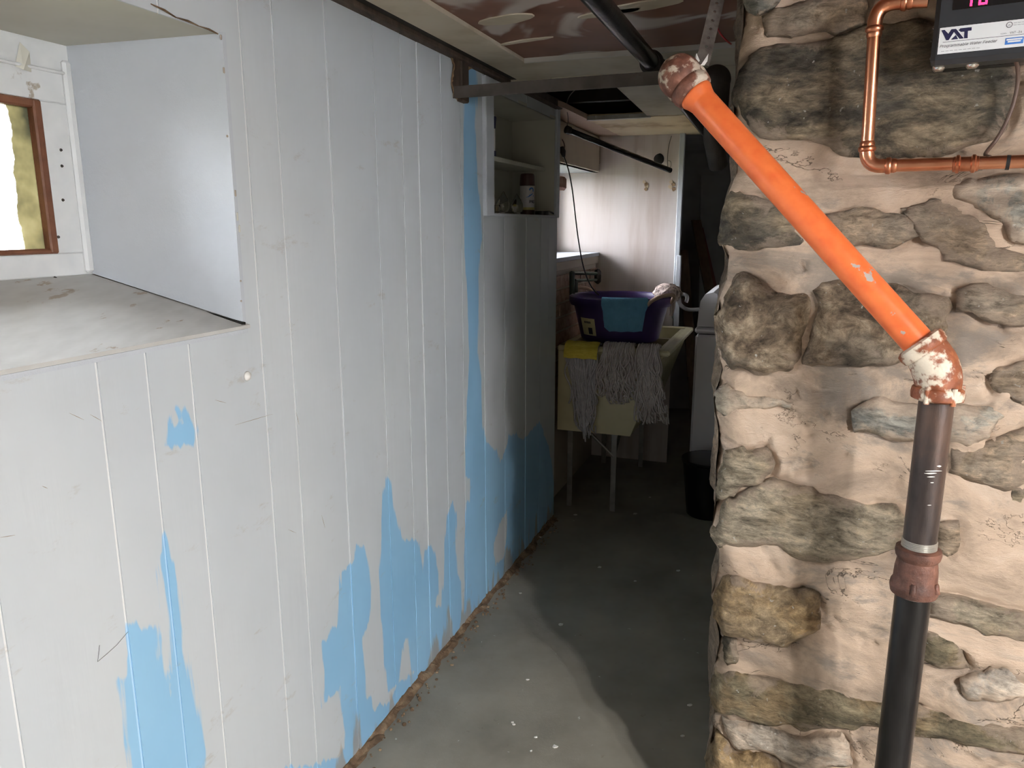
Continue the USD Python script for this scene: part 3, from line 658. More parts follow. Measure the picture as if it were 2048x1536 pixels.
# dark batten under the ceiling along the wall, a hairline gap above it
tr = thing('trim_1', 'dark brown batten between the panelled wall and the ceiling', None, W(0, 0.03, CEIL), kind='structure')
part(tr, 'batten', wbx(-4, 1.88, -0.02, 0.030, CEIL - 0.006, CEIL + 0.03, 0.004), 'dark_wood')
part(tr, 'batten', wbx(-4, 1.30, 0.030, 0.060, CEIL + 0.006, CEIL + 0.03, 0.003), 'joist')

# ---- window in its deep splayed recess
w1 = thing('window_1', 'small basement window with brown sash in a deep white recess', None, W(-0.75, -0.35, 1.38), kind='structure')


def hexa(c8):
    """A solid from eight (s, o, z) corners, any convex arrangement."""
    return map_wf(trimesh.convex.convex_hull(np.array(c8, float)))


sl, sr, bl, br = -1.42, -0.333, -1.36, -0.388
zt, zs, zbt, zbs = 1.837, 1.277, 1.829, 1.381
part(w1, 'sill_board', hexa([(sl, 0.012, zs), (sr + 0.012, 0.012, zs), (sl, 0.012, zs - 0.007), (sr + 0.012, 0.012, zs - 0.007), (bl - 0.03, -0.352, zbs), (br + 0.0, -0.352, zbs), (bl - 0.03, -0.352, zbs - 0.012), (br + 0.0, -0.352, zbs - 0.012)]), 'sill_paint')
part(w1, 'sill_underlay', hexa([(sl, 0.009, zs - 0.008), (sr + 0.008, 0.009, zs - 0.008), (sl, 0.009, zs - 0.016), (sr + 0.008, 0.009, zs - 0.016), (sl, -0.02, zs - 0.003), (sr, -0.02, zs - 0.003), (sl, -0.02, zs - 0.02), (sr, -0.02, zs - 0.02)]), 'white_paint')
part(w1, 'side_board', hexa([(sr, 0.006, zt + 0.003), (sr, 0.004, zs + 0.006), (sr + 0.01, 0.006, zt + 0.003), (sr + 0.01, 0.004, zs + 0.006), (br, -0.352, zbt), (br, -0.352, zbs + 0.002), (br + 0.012, -0.352, zbt), (br + 0.012, -0.352, zbs + 0.002)]), 'white_paint')
part(w1, 'side_board', hexa([(sl, 0.006, zt), (sl, 0.004, zs + 0.006), (sl - 0.01, 0.006, zt), (sl - 0.01, 0.004, zs + 0.006), (bl, -0.352, zbt), (bl, -0.352, zbs + 0.002), (bl - 0.012, -0.352, zbt), (bl - 0.012, -0.352, zbs + 0.002)]), 'white_paint')
part(w1, 'head_board', hexa([(sl, -0.004, zt), (sr + 0.002, -0.004, zt), (sl, -0.004, zt + 0.01), (sr + 0.002, -0.004, zt + 0.01), (bl - 0.03, -0.352, zbt), (br + 0.0, -0.352, zbt), (bl - 0.03, -0.352, zbt + 0.012), (br, -0.352, zbt + 0.012)]), 'cream_paint')
pl, pr, pb, pt = -0.98, -0.462, 1.423, 1.716            # sash outside
fr = [wbx(bl - 0.02, br + 0.008, -0.352, -0.335, pt, zbt + 0.004, 0.002), wbx(bl - 0.02, br + 0.008, -0.352, -0.335, zbs - 0.004, pb, 0.002),
      wbx(pr, br + 0.008, -0.352, -0.3335, pb, pt, 0.002), wbx(bl - 0.02, pl, -0.352, -0.3335, pb, pt, 0.002)]
part(w1, 'casing_board', fr[0], 'casing_paint'); part(w1, 'casing_board', fr[1], 'casing_paint'); part(w1, 'casing_board', fr[2], 'casing_paint'); part(w1, 'casing_board', fr[3], 'casing_paint')
part(w1, 'casing_strip', wbx(bl, br - 0.012, -0.335, -0.328, 1.772, 1.778, 0.002), 'casing_paint')
part(w1, 'corner_bead', wbx(br - 0.016, br + 0.004, -0.34, -0.326, zbs, 1.80, 0.005), 'casing_paint')
sash = cat(wbx(pl, pr, -0.352, -0.329, pt - 0.016, pt, 0.003), wbx(pl, pr, -0.352, -0.329, pb, pb + 0.010, 0.003), wbx(pr - 0.018, pr, -0.352, -0.327, pb, pt, 0.003), wbx(pl, pl + 0.018, -0.352, -0.327, pb, pt, 0.003))
part(w1, 'sash', sash, 'sash_brown')
P2, T2 = grid_tri(sbox(pl + 0.012, pb + 0.006, pr - 0.012, pt - 0.010), 0.012)
ed = np.minimum(np.minimum(pr - 0.012 - P2[:, 0], (P2[:, 1] - pb) * 1.6 + 0.042), np.minimum(P2[:, 0] - pl, 0.068 + (pt - P2[:, 1])))
gm = map_wf(trimesh.Trimesh(np.c_[P2[:, 0], np.full(len(P2), -0.345), P2[:, 1]], T2, process=False))
part(w1, 'glass', gm, 'dirty_glass', primvars={'edge': ed})
part(w1, 'dark_gap_wedge', hexa([(sr - 0.006, 0.006, zs + 0.001), (sr + 0.003, 0.008, zs + 0.001), (sr + 0.003, 0.008, zs + 0.006), (sr - 0.016, -0.09, zs + 0.0265), (sr - 0.012, -0.09, zs + 0.0285), (sr - 0.004, 0.006, zs + 0.007)]), 'void')  # solid black wedge, coloured for the shade inside the sill corner gap
for (x0, y0, L_) in [(437, 70, 10), (443, 135, 12), (450, 270, 5), (466, 380, 14), (470, 425, 18), (474, 450, 16), (477, 560, 4), (478, 600, 4)]:
    s, z = wall_sz(x0, y0)
    part(w1, 'edge_chip', wbx(s - 0.0025, s + 0.002, 0.004, 0.0068, z - L_ * 0.0009, z, 0.001), 'scuff' if L_ < 15 else 'cream_paint')
for (x0, y0, x1, y1) in [(300, 8, 350, 35), (350, 35, 395, 52), (395, 52, 434, 68)]:
    (s0_, z0_), (s1_, z1_) = wall_sz(x0, y0), wall_sz(x1, y1)
    part(w1, 'edge_crack', tube([W(s0_, 0.002, z0_), W((s0_ + s1_) / 2, 0.0035, (z0_ + z1_) / 2 + 0.001), W(s1_, 0.002, z1_)], [0.0008, 0.002, 0.0012], 6), 'rot')
part(w1, 'paint_chip', hexa([(-0.502, -0.334, 1.77), (-0.470, -0.334, 1.765), (-0.490, -0.330, 1.815), (-0.476, -0.325, 1.80), (-0.492, -0.326, 1.765)]), 'cream_paint')
for q in [(122, 300), (124, 332), (126, 400), (117, 474), (111, 556)]:
    s, z = wall_sz(q[0], q[1], -0.333)
    part(w1, 'nail_head', rings(W(s, -0.335, z), W(s, -0.3315, z), [(0, 0.0035), (1, 0.0025)], 8), 'dark_iron')

# ------------------------------------------------------------------ the stone pier
wr = thing('wall_right', 'fieldstone pier with smeared pinkish mortar', None, S(0.3, 0, 0), kind='structure')
edge_px = [(1478, -60), (1478, 0), (1475, 60), (1467, 130), (1458, 190), (1460, 280), (1468, 315), (1462, 350), (1449, 386), (1436, 450), (1434, 495), (1450, 512), (1446, 560), (1430, 600), (1424, 660), (1430, 720), (1436, 745), (1426, 775), (1418, 800), (1420, 830), (1428, 860), (1428, 900), (1422, 940), (1424, 990), (1418, 1040), (1412, 1083), (1430, 1108), (1428, 1150), (1414, 1200), (1420, 1240), (1432, 1290), (1424, 1330), (1412, 1380), (1420, 1430), (1416, 1480), (1406, 1536), (1402, 1700), (1396, 1900), (1392, 2300)]
edge = [stone_az(*q) for q in edge_px]
EDGE = LineString(edge)
ZTOP = 2.02
pier = Polygon([*[(a, min(z, ZTOP)) for a, z in edge], (edge[-1][0], -0.02), (1.35, -0.02), (1.35, ZTOP), (edge[0][0], ZTOP)]).buffer(0)
pier = max(pier.geoms, key=lambda g: g.area) if hasattr(pier, 'geoms') else pier
ST = {
    'slate': [
        ([(1490, 109), (1542, 88), (1602, 86), (1659, 75), (1730, 52), (1835, 37), (1990, 60), (2040, 169), (2022, 232), (2007, 262), (1932, 300), (1880, 315), (1824, 315), (1749, 319), (1689, 315), (1655, 292), (1591, 281), (1520, 277), (1490, 250), (1462, 215), (1452, 185), (1464, 150), (1475, 124)], 0.030),
        ([(1462, 372), (1494, 390), (1524, 397), (1557, 405), (1591, 431), (1591, 465), (1610, 484), (1572, 499), (1520, 502), (1467, 497), (1428, 490), (1426, 450), (1436, 412), (1444, 386)], 0.026)],
    'brown': [
        ([(1430, 607), (1452, 565), (1478, 550), (1507, 555), (1543, 575), (1576, 590), (1615, 585), (1625, 607), (1621, 646), (1608, 682), (1595, 712), (1582, 731), (1556, 749), (1530, 754), (1501, 741), (1462, 742), (1440, 721), (1428, 695), (1420, 663), (1422, 640)], 0.042),
        ([(1628, 583), (1641, 562), (1677, 552), (1712, 554), (1800, 572), (1833, 581), (1872, 588), (1898, 594), (1906, 611), (1896, 637), (1901, 663), (1856, 708), (1791, 732), (1725, 733), (1677, 728), (1625, 736), (1600, 732), (1612, 706), (1625, 656), (1630, 614)], 0.034)],
    'blue': [
        ([(1887, 371), (1936, 356), (1992, 349), (2060, 345), (2060, 491), (2022, 480), (2004, 450), (1974, 424), (1940, 409), (1895, 397)], 0.016),
        ([(1703, 822), (1732, 803), (1758, 796), (1839, 806), (1921, 809), (1986, 817), (2015, 832), (1996, 851), (1989, 874), (1960, 887), (1950, 897), (1901, 897), (1839, 887), (1774, 877), (1755, 865), (1703, 868)], 0.018),
        ([(1412, 785), (1436, 772), (1465, 786), (1498, 794), (1530, 793), (1582, 806), (1628, 809), (1634, 816), (1608, 815), (1582, 817), (1556, 812), (1530, 822), (1498, 819), (1478, 822), (1459, 829), (1438, 841), (1415, 828)], 0.018),
        ([(1470, -30), (1566, -30), (1556, 0), (1540, 18), (1508, 32), (1480, 18)], 0.022)],
    'grey': [
        ([(1540, 958), (1600, 975), (1660, 990), (1720, 1008), (1790, 1012), (1815, 1055), (1790, 1100), (1720, 1118), (1650, 1130), (1600, 1121), (1530, 1090), (1480, 1098), (1440, 1102), (1404, 1082), (1422, 1050), (1448, 1005), (1500, 977)], 0.032),
        ([(1437, 905), (1478, 895), (1537, 903), (1547, 925), (1537, 955), (1530, 966), (1500, 974), (1445, 1000), (1424, 1020), (1418, 985), (1430, 950)], 0.026),
        ([(1860, 1193), (1925, 1201), (2060, 1230), (2060, 1290), (2008, 1284), (1943, 1259), (1856, 1237)], 0.020)],
    'ochre': [
        ([(1416, 1197), (1436, 1165), (1469, 1154), (1509, 1168), (1545, 1172), (1581, 1183), (1617, 1181), (1635, 1190), (1643, 1230), (1639, 1255), (1617, 1277), (1592, 1284), (1570, 1295), (1541, 1288), (1487, 1277), (1440, 1272), (1420, 1241)], 0.042),
        ([(1400, 1536), (1414, 1500), (1428, 1470), (1454, 1487), (1465, 1509), (1509, 1509), (1559, 1523), (1565, 1580), (1560, 1650), (1395, 1650)], 0.034)],
    'green': [
        ([(1406, 1396), (1422, 1346), (1472, 1342), (1545, 1357), (1632, 1375), (1697, 1393), (1762, 1407), (1824, 1418), (1907, 1436), (2060, 1465), (2060, 1510), (1943, 1494), (1820, 1472), (1762, 1458), (1726, 1461), (1653, 1458), (1617, 1461), (1574, 1454), (1509, 1443), (1472, 1429), (1429, 1436), (1410, 1425)], 0.026),
        ([(1849, 1262), (1900, 1280), (1921, 1295), (1939, 1342), (1921, 1342), (1889, 1338), (1845, 1317)], 0.020)],
    'smear': [
        ([(1908, 581), (1934, 565), (1979, 560), (1996, 575), (2038, 594), (2060, 591), (2060, 656), (2012, 653), (1953, 633), (1917, 627)], 0.012),
        ([(1983, 734), (2060, 728), (2060, 812), (2009, 793), (1979, 760)], 0.012),
        ([(1898, 900), (1960, 890), (2002, 868), (2060, 858), (2060, 969), (2012, 988), (1953, 969), (1898, 949)], 0.012),
        ([(1860, 395), (1925, 415), (1970, 445), (1996, 485), (2060, 510), (2060, 545), (1960, 545), (1890, 520), (1830, 470), (1800, 420)], 0.010),
        ([(1525, 34), (1562, 12), (1640, -20), (1735, -20), (1735, 48), (1690, 62), (1650, 60), (1600, 72), (1530, 72)], 0.018),
        ([(1874, 1052), (1918, 1041), (1921, 1088), (1900, 1114), (1874, 1103)], 0.012),
        ([(1640, 430), (1720, 415), (1810, 428), (1845, 470), (1790, 500), (1700, 490)], 0.008)],
    'dark': [
        ([(1436, 1280), (1472, 1277), (1476, 1331), (1447, 1331), (1438, 1306)], 0.018),
        ([(2012, 978), (2060, 966), (2060, 1022), (2018, 1002)], 0.018)],
    'pale': [
        ([(1921, 1364), (1979, 1342), (2060, 1327), (2060, 1396), (1979, 1407), (1925, 1400)], 0.012),
        ([(1440, 1440), (1520, 1455), (1600, 1475), (1690, 1480), (1700, 1530), (1600, 1540), (1520, 1500), (1470, 1500)], 0.010)]}
MATS = {'slate': 'stone_slate', 'brown': 'stone_brown', 'blue': 'stone_blue', 'grey': 'stone_grey', 'ochre': 'stone_ochre', 'green': 'stone_green', 'smear': 'stone_smear', 'dark': 'stone_slate', 'pale': 'stone_pale'}
LABELS = {'slate': 'dark grey slate stone', 'brown': 'bulging brown boulder', 'blue': 'smooth blue grey stone', 'grey': 'pale grey streaked stone', 'ochre': 'ochre yellow stone', 'green': 'long olive grey stone', 'smear': 'stone half covered by smeared mortar', 'dark': 'small dark stone', 'pale': 'pale grey stone'}
stones = []
seed = 10
for key, items in ST.items():
    for pts, hh in items:
        seed += 1
        pg = Polygon([stone_az(*q) for q in pts]).buffer(0)
        pg = rough_edges(pg, 0.013, 0.010, seed)
        stones.append((key, pg, hh, seed))
# plain courses below the picture, down to the floor
az_low = stone_az(1400, 1650)[1]
for (a0, z0, a1, z1) in [(0.01, az_low - 0.17, 0.34, az_low - 0.02), (0.37, az_low - 0.20, 0.80, az_low + 0.02), (0.02, 0.0, 0.28, az_low - 0.20), (0.31, 0.0, 0.75, az_low - 0.23)]:
    if z1 - z0 > 0.03:
        seed += 1; stones.append(('grey', rough_edges(sbox(a0, z0, a1, z1).buffer(-0.02).buffer(0.02), 0.01, 0.02, seed), 0.03, seed))
all_st = unary_union([g.boundary for _, g, _, _ in stones])
for key, pg, hh, sd_ in stones:
    P, T = grid_tri(pg, 0.0095, 0.5, sd_)
    pt = shapely.points(P[:, 0], P[:, 1])
    d_all = shapely.distance(pt, pg.boundary); d_edge = shapely.distance(pt, EDGE)
    near = np.clip(1 - d_edge / 0.035, 0, 1)
    d_in = np.maximum(d_all, near * 0.02)
    q = np.c_[P * [7, 16], np.full(len(P), sd_ * 1.7)]
    rock = meshkit.fbm(q, 5, sd_) - 0.5
    lay = meshkit.fbm(np.c_[P * [4, 55], np.full(len(P), sd_)], 4, sd_ + 3) - 0.5
    hh *= 0.62 if key in ('brown', 'ochre') else 0.42
    fine_ = meshkit.fbm(np.c_[P * [38, 70], np.full(len(P), sd_ * 2.2)], 4, sd_ + 7) - 0.5
    h = -0.004 + (hh + 0.006) * (1 - np.exp(-d_in / 0.012)) + fine_ * 0.016 + rock * (0.028 if key in ('brown', 'ochre') else 0.016) + lay * 0.012
    h -= 0.032 * np.clip(1 - d_edge / 0.05, 0, 1) ** 2 + 0.04 * near * (d_all < 0.003)
    v, F = skirt(np.c_[P, h], T, 0.09)
    rim = np.r_[d_all + (0.06 if key in ('slate', 'brown', 'ochre') else 0.015) * (near > 0) , np.zeros(len(v) - len(P))]
    part(wr, 'stone', map_st(trimesh.Trimesh(v, F, process=False)), MATS[key], smooth=True, label=LABELS[key], primvars={'rim': rim})
# mortar sheet
Pm, Tm = grid_tri(pier, 0.009, 0.4, 3)
pt = shapely.points(Pm[:, 0], Pm[:, 1])
ds = shapely.distance(pt, all_st); de = shapely.distance(pt, EDGE)
hm = -0.004 + 0.022 * (meshkit.fbm(np.c_[Pm * [5, 9], np.zeros(len(Pm))], 4, 21) - 0.5) + 0.010 * (meshkit.fbm(np.c_[Pm * [24, 40], np.zeros(len(Pm))], 4, 22) - 0.5)
crack = np.clip((meshkit.noise(np.c_[Pm * 17, np.zeros(len(Pm))], 31) - 0.40) * 4, 0, 1)
hm -= 0.016 * np.exp(-(ds / 0.008) ** 2) * crack
ridge = np.abs(meshkit.fbm(np.c_[Pm * [3.2, 7.5], np.full(len(Pm), 4.4)], 5, 41) - 0.5)
hm -= 0.010 * np.exp(-(ridge / 0.006) ** 2)
hm -= 0.032 * np.clip(1 - de / 0.05, 0, 1) ** 2
v, F = skirt(np.c_[Pm, hm], Tm, 0.04)
part(wr, 'mortar', map_st(trimesh.Trimesh(v, F, process=False)), 'mortar', smooth=True)
# flank of the pier, running back into the dark
BK = np.array([0.258, 0.966, 0])
zz = np.linspace(0, ZTOP, 90); kk = np.linspace(0, 0.62, 30)
ea = np.interp(zz, [z for a, z in edge][::-1], [a for a, z in edge][::-1])
V = []
for k_ in kk:
    nn_ = meshkit.fbm(np.c_[zz * 9, np.full(len(zz), k_ * 8), np.zeros(len(zz))], 4, 77) - 0.5
    for z, a, q in zip(zz, ea, nn_):
        V.append(S(a + 0.001, z, -0.032) + BK * k_ + np.array([0.05 * (q + 0.10) * min(k_ / 0.06, 1), 0, 0]))
nz_ = len(zz)
F = [[i * nz_ + j, (i + 1) * nz_ + j, (i + 1) * nz_ + j + 1, i * nz_ + j + 1] for i in range(len(kk) - 1) for j in range(nz_ - 1)]
part(wr, 'flank', (np.array(V), np.array(F)), 'stone_smear', smooth=True)
bp = [S(0.05, 0, -0.07), S(1.35, 0, -0.07), S(1.35, 0, -0.07) + BK * 0.6, S(0.05, 0, -0.07) + BK * 0.6]
core = trimesh.convex.convex_hull(np.array([p + UP * z for p in bp for z in (0, 2.28)]))
part(wr, 'core', core, 'stone_smear')
pp = S(1.33, 0, -0.05)
single('wall_pier_return', trimesh.convex.convex_hull(np.array([p + UP * z for p in [pp, pp + SN * 0.35, np.array([3.5, 0.6, 0]), np.array([3.5, 0.9, 0])] for z in (0, 2.2)])), 'room_white', kind='structure')

# ------------------------------------------------------------------ heating pipe in front of the pier
v_top, v_bot = on_plane(1881, 790, np.array([0, 1.185, 0]), np.array([0, 1.0, 0])), None
VX, VY = 0.692, 1.19


def vert(py):                                            # height on the upright pipe that shows at picture row py
    lo, hi = 0.0, 2.0
    for _ in range(40):
        mid = (lo + hi) / 2; q = np.array([VX, VY, mid]) - EYE
        y = 768 - FPX * (q[1] * sp + q[2] * cp) / (q[1] * cp - q[2] * sp)
        lo, hi = (mid, hi) if y > py else (lo, mid)
    return lo


def VP(z):
    return np.array([VX, VY, z])


hp = thing('heating_pipe', 'orange slanting pipe on a rusty elbow over a black upright pipe, before the stone pier', 'pipe', VP(0))
z_el, z_c0, z_c1 = vert(735), vert(1100), vert(1182)
E1, E2 = VP(z_el), at_t(1364, 158, 1.37)
part(hp, 'lower_pipe', rings(VP(-0.01), VP(z_c1 + 0.02), [(0, 0.0285), (1, 0.0285)]), 'black_pipe', smooth=50, label='glossy black lower pipe')
part(hp, 'galvanised_collar', rings(VP(z_c1 - 0.006), VP(z_c1 + 0.004), [(0, 0.0292), (1, 0.0292)]), 'thread', smooth=50)
part(hp, 'upper_pipe', rings(VP(z_c0 - 0.02), VP(z_el - 0.01), [(0, 0.0262), (1, 0.0262)]), 'steel_brown', smooth=50, label='bare brown steel pipe between elbow and coupling')
for za, zb in ((z_c0 - 0.004, z_c0 + 0.020), (vert(800), vert(772) + 0.01)):
    prof = []
    n_ = 8
    for i in range(n_):
        prof += [((i + 0.0) / n_, 0.0262), ((i + 0.5) / n_, 0.0277)]
    part(hp, 'pipe_thread', rings(VP(za), VP(zb), prof + [(1, 0.0262)]), 'thread')
for k_, (zo, a0_, wd, hg) in enumerate([(0.0, -1.95, 0.35, 0.004), (0.004, -1.75, 0.5, 0.003), (-0.006, -1.9, 0.22, 0.0035), (0.012, -1.5, 0.15, 0.005), (-0.016, -1.8, 0.1, 0.003), (-0.055, -1.8, 0.12, 0.0022)]):
    zc0_ = vert(938) + zo
    tt_ = np.linspace(a0_ - wd, a0_ + wd, 8)
    part(hp, 'paint_smear', tube([VP(zc0_ + 0.0015 * math.sin(3 * t_a)) + 0.0262 * np.array([math.cos(t_a), math.sin(t_a), 0]) for t_a in tt_], hg * 0.35 * np.sin(np.linspace(0.2, 2.9, 8)) , 6), 'plastic_white')
prof = [(0, 0.031), (0.02, 0.0365), (0.14, 0.0385), (0.24, 0.0375), (0.30, 0.0345), (0.55, 0.0335), (0.74, 0.0310), (0.80, 0.0345), (0.88, 0.0360), (0.97, 0.0350), (1.0, 0.029)]
cpl = part(hp, 'reducer_coupling', rings(VP(z_c1 - 0.004), VP(z_c0 + 0.006), prof, 36), 'rust_coupling', smooth=35, label='rusty bell reducer coupling')
for k in range(2):
    b = np.array([-0.5 if k == 0 else 0.62, -0.86, 0]); b /= np.linalg.norm(b)
    part(cpl, 'casting_lug', tube([VP(z_c1 + 0.010) + b * 0.0375, VP(z_c1 + 0.026) + b * 0.0345], [0.0055, 0.004], 8), 'rust_coupling', smooth=True)
dirp = (E2 - E1) / np.linalg.norm(E2 - E1)
p0, p1 = E1 + dirp * 0.045, E2 - dirp * 0.035
Ld = np.linalg.norm(p1 - p0)
part(hp, 'slanting_pipe', rings(p0, p1, [(0, 0.0252), (0.955, 0.0252), (0.962, 0.0262), (0.975, 0.0285), (0.985, 0.031), (0.992, 0.031), (1, 0.026)], 36), 'orange_paint', smooth=50, label='orange painted slanting pipe')


def elbow(parent, c, d0, d1, r, col, reach, matn, label):
    """A cast elbow: bent body swelling at the turn, a beaded collar at each mouth."""
    d0, d1 = d0 / np.linalg.norm(d0), d1 / np.linalg.norm(d1)
    path = fillet([c + d0 * reach, c, c + d1 * reach], reach * 0.85, 12)
    rr = r * (1 + 0.10 * np.sin(np.linspace(0, np.pi, len(path))))
    e = part(parent, 'elbow', tube(path, rr, 28), matn, smooth=50, label=label)
    for d in (d0, d1):
        part(e, 'bead', rings(c + d * (reach - col), c + d * (reach + col * 0.5), [(0, r * 1.02), (0.15, r * 1.17), (0.5, r * 1.22), (0.85, r * 1.19), (1, r * 0.98)], 32), matn, smooth=50)
    return e


el = elbow(hp, E1, -UP, dirp, 0.0325, 0.016, 0.046, 'rust_painted', 'rusty elbow smeared with old cream paint, at the bend')
for a in (0.2, 1.4, 2.5):                                # raised casting ribs on the mouth
    q = np.array([math.cos(a), -math.sin(a), 0])
    part(el, 'casting_rib', tube([E1 - UP * 0.028 + q * 0.036, E1 - UP * 0.056 + q * 0.036], 0.0045, 8), 'rust_painted', smooth=True)
back_dir = np.array([0.42, 0.88, -0.06])
E2b = E2 + dirp * 0.006
e2 = part(hp, 'elbow', cat(trimesh.creation.icosphere(4, 0.0395).apply_transform(trimesh.transformations.translation_matrix(E2b)), tube([E2b, E2b + back_dir * 0.06], [0.037, 0.036], 24)), 'rust_cast', smooth=60, label='round brown cast elbow at the upper end')
part(e2, 'bead', rings(E2b - dirp * 0.046, E2b - dirp * 0.018, [(0, 0.031), (0.1, 0.036), (0.45, 0.0385), (0.75, 0.0365), (1, 0.031)], 32), 'rust_cast', smooth=50)
part(e2, 'bead', rings(E2b + back_dir * 0.045, E2b + back_dir * 0.068, [(0, 0.036), (0.3, 0.041), (0.7, 0.041), (1, 0.035)], 28), 'rust_cast', smooth=50)
q0 = E2b + back_dir * 0.05
part(hp, 'back_pipe', tube([q0, q0 + back_dir * 0.30], 0.026, 20), 'dark_iron', smooth=50)
E3 = at_t(1432, 160, 1.86)
part(hp, 'elbow', cat(trimesh.creation.icosphere(3, 0.036).apply_transform(trimesh.transformations.translation_matrix(E3)), tube([E3, E3 - UP * 0.10], [0.035, 0.033], 20)), 'dark_iron', smooth=60, label='dark rusty elbow behind the orange pipe')
part(hp, 'drop_pipe', tube([E3 - UP * 0.06, E3 - UP * 0.14, E3 + np.array([0.03, 0.05, -0.20])], 0.024, 16), 'dark_iron', smooth=50)

# ------------------------------------------------------------------ copper line
CH = 0.075


def cpx(px, py, h=CH):
    return S(*stone_az(px, py, h), h)


cu = thing('copper_line', 'bright copper water line with elbows on the stone under the control box, with an unseen riser past the right edge', 'pipe', cpx(1735, 310))
c_tr, c_bend1, c_bend2 = cpx(1846, 2), cpx(1752, 6), cpx(1732, 333)
c_r = cpx(2048, 323); c_r2 = c_r + (c_r - c_bend2) * 0.62
R = 0.0105
part(cu, 'tube', tube(fillet([c_bend1 + (c_bend2 - c_bend1) * 0.08, c_bend2 + (c_bend1 - c_bend2) * 0.08], 0.0), R, 20), 'copper', smooth=50)
u1 = (c_tr - c_bend1) / np.linalg.norm(c_tr - c_bend1); u2 = (c_bend2 - c_bend1) / np.linalg.norm(c_bend2 - c_bend1)
part(cu, 'tube', tube([c_bend1 + u1 * 0.02, c_tr + u1 * 0.008], R, 20), 'copper', smooth=50)
uh = (c_r - c_bend2) / np.linalg.norm(c_r - c_bend2)
part(cu, 'tube', tube([c_bend2 + uh * 0.02, c_r2], R, 20), 'copper', smooth=50)


def cu_elbow(c, da, db, ra, rb):
    path = fillet([c + da * ra, c, c + db * rb], min(ra, rb) * 0.72, 12)
    e = part(cu, 'elbow', tube(path, R * 1.13, 22), 'copper', smooth=50)
    for d, q in ((da, ra), (db, rb)):
        part(e, 'press_bead', rings(c + d * (q - 0.012), c + d * (q + 0.006), [(0, R * 1.12), (0.12, R * 1.34), (0.4, R * 1.38), (0.55, R * 1.14), (0.75, R * 1.2), (1, R * 1.04)], 26), 'copper_dark', smooth=50)


cu_elbow(c_bend1, u1, u2, 0.050, 0.048)
cu_elbow(c_bend2, -u2, uh, 0.036, 0.042)
k0, k1 = cpx(1905, 329), cpx(1958, 327)
kp = part(cu, 'coupling', rings(k0, k1, [(0, R * 1.02), (0.03, R * 1.18), (0.10, R * 1.2), (0.14, R * 1.42), (0.24, R * 1.42), (0.30, R * 1.13), (0.68, R * 1.13), (0.74, R * 1.42), (0.84, R * 1.42), (0.9, R * 1.18), (0.97, R * 1.16), (1, R * 1.02)], 28), 'copper_dark', smooth=35)
part(cu, 'tape_band', rings(cpx(2012, 325), cpx(2020, 325), [(0, R * 1.12), (1, R * 1.12)], 24), 'tape_black', smooth=50)
rz = c_r2 + SN * 0.20  # unseen run past the right edge, placed to cast a shadow on the stone
part(cu, 'elbow', tube(fillet([c_r2 - uh * 0.02, c_r2 + uh * 0.02, c_r2 + uh * 0.02 + SN * 0.18], 0.03), R * 1.13, 18), 'copper', smooth=50)
dn = c_r2 + uh * 0.02 + SN * 0.18
part(cu, 'tube', tube(fillet([dn - SN * 0.02, dn + SN * 0.02, dn + SN * 0.02 - UP * (dn[2] - 0.02)], 0.03), R * 1.05, 18), 'copper', smooth=50)

# ------------------------------------------------------------------ feeder control box
HB = 0.105
ba, bz = stone_az(1859, 131, HB)
fd = thing('control_box', 'dark grey feeder control box with white label and red display on the stone', 'control box', S(ba + 0.1, bz, 0.03))
BW, BH = 0.205, 0.215
part(fd, 'back_box', sbx(ba + 0.001, ba + BW - 0.001, bz + 0.001, bz + BH - 0.001, 0.022, 0.055, 0.003), 'case_black')
part(fd, 'front_cover', sbx(ba, ba + BW, bz, bz + BH, 0.055, HB, 0.007), 'case_grey')


def fpx(x, y, h=HB):                                     # zoomed reading of the box's face -> world
    return stone_az(1820 + x / 8.98, y / 8.98, h)


def face(poly, t=0.0006, h=HB):
    m = extrude(poly, t); m.apply_translation([0, 0, h]); return map_st(m)


tl, bl_ = fpx(530, 508), fpx(498, 980)
lw = min(0.155, ba + BW - 0.012 - min(tl[0], bl_[0]))
la = (tl[0] + bl_[0]) / 2
lz0, lz1 = bl_[1], tl[1]
lab = part(fd, 'label', face(sbox(la, lz0, la + lw, lz1), 0.0008), 'label_white')
LH = HB + 0.0008
lg = [[(565, 548), (622, 540), (690, 610), (745, 528), (828, 522), (965, 690), (890, 700), (790, 575), (695, 722), (652, 728)], [(735, 716), (825, 632), (862, 702)], [(875, 545), (905, 512), (1110, 490), (1105, 548), (1040, 558), (1035, 688), (970, 692), (978, 570), (915, 575)]]
part(lab, 'logo', cat(*[face(Polygon([fpx(*q) for q in g]), 0.0005, LH) for g in lg]), 'ink_navy')


def words(text, z, a0, a1, matn, slant=0.0, bold=False, height=None, name='lettering'):
    m = meshkit.text_mesh(text, 0.01, 0.0004, bold)
    w = m.bounds[1][0] - m.bounds[0][0]
    k = (a1 - a0) / w
    kz = k if height is None else height / 0.01
    v = m.vertices.copy(); v[:, 0] = (v[:, 0] - m.bounds[0][0]) * k + slant * v[:, 1] * kz + a0; v[:, 1] = v[:, 1] * kz + z; v[:, 2] += LH
    m.vertices = v
    return part(lab, name, map_st(m), matn)


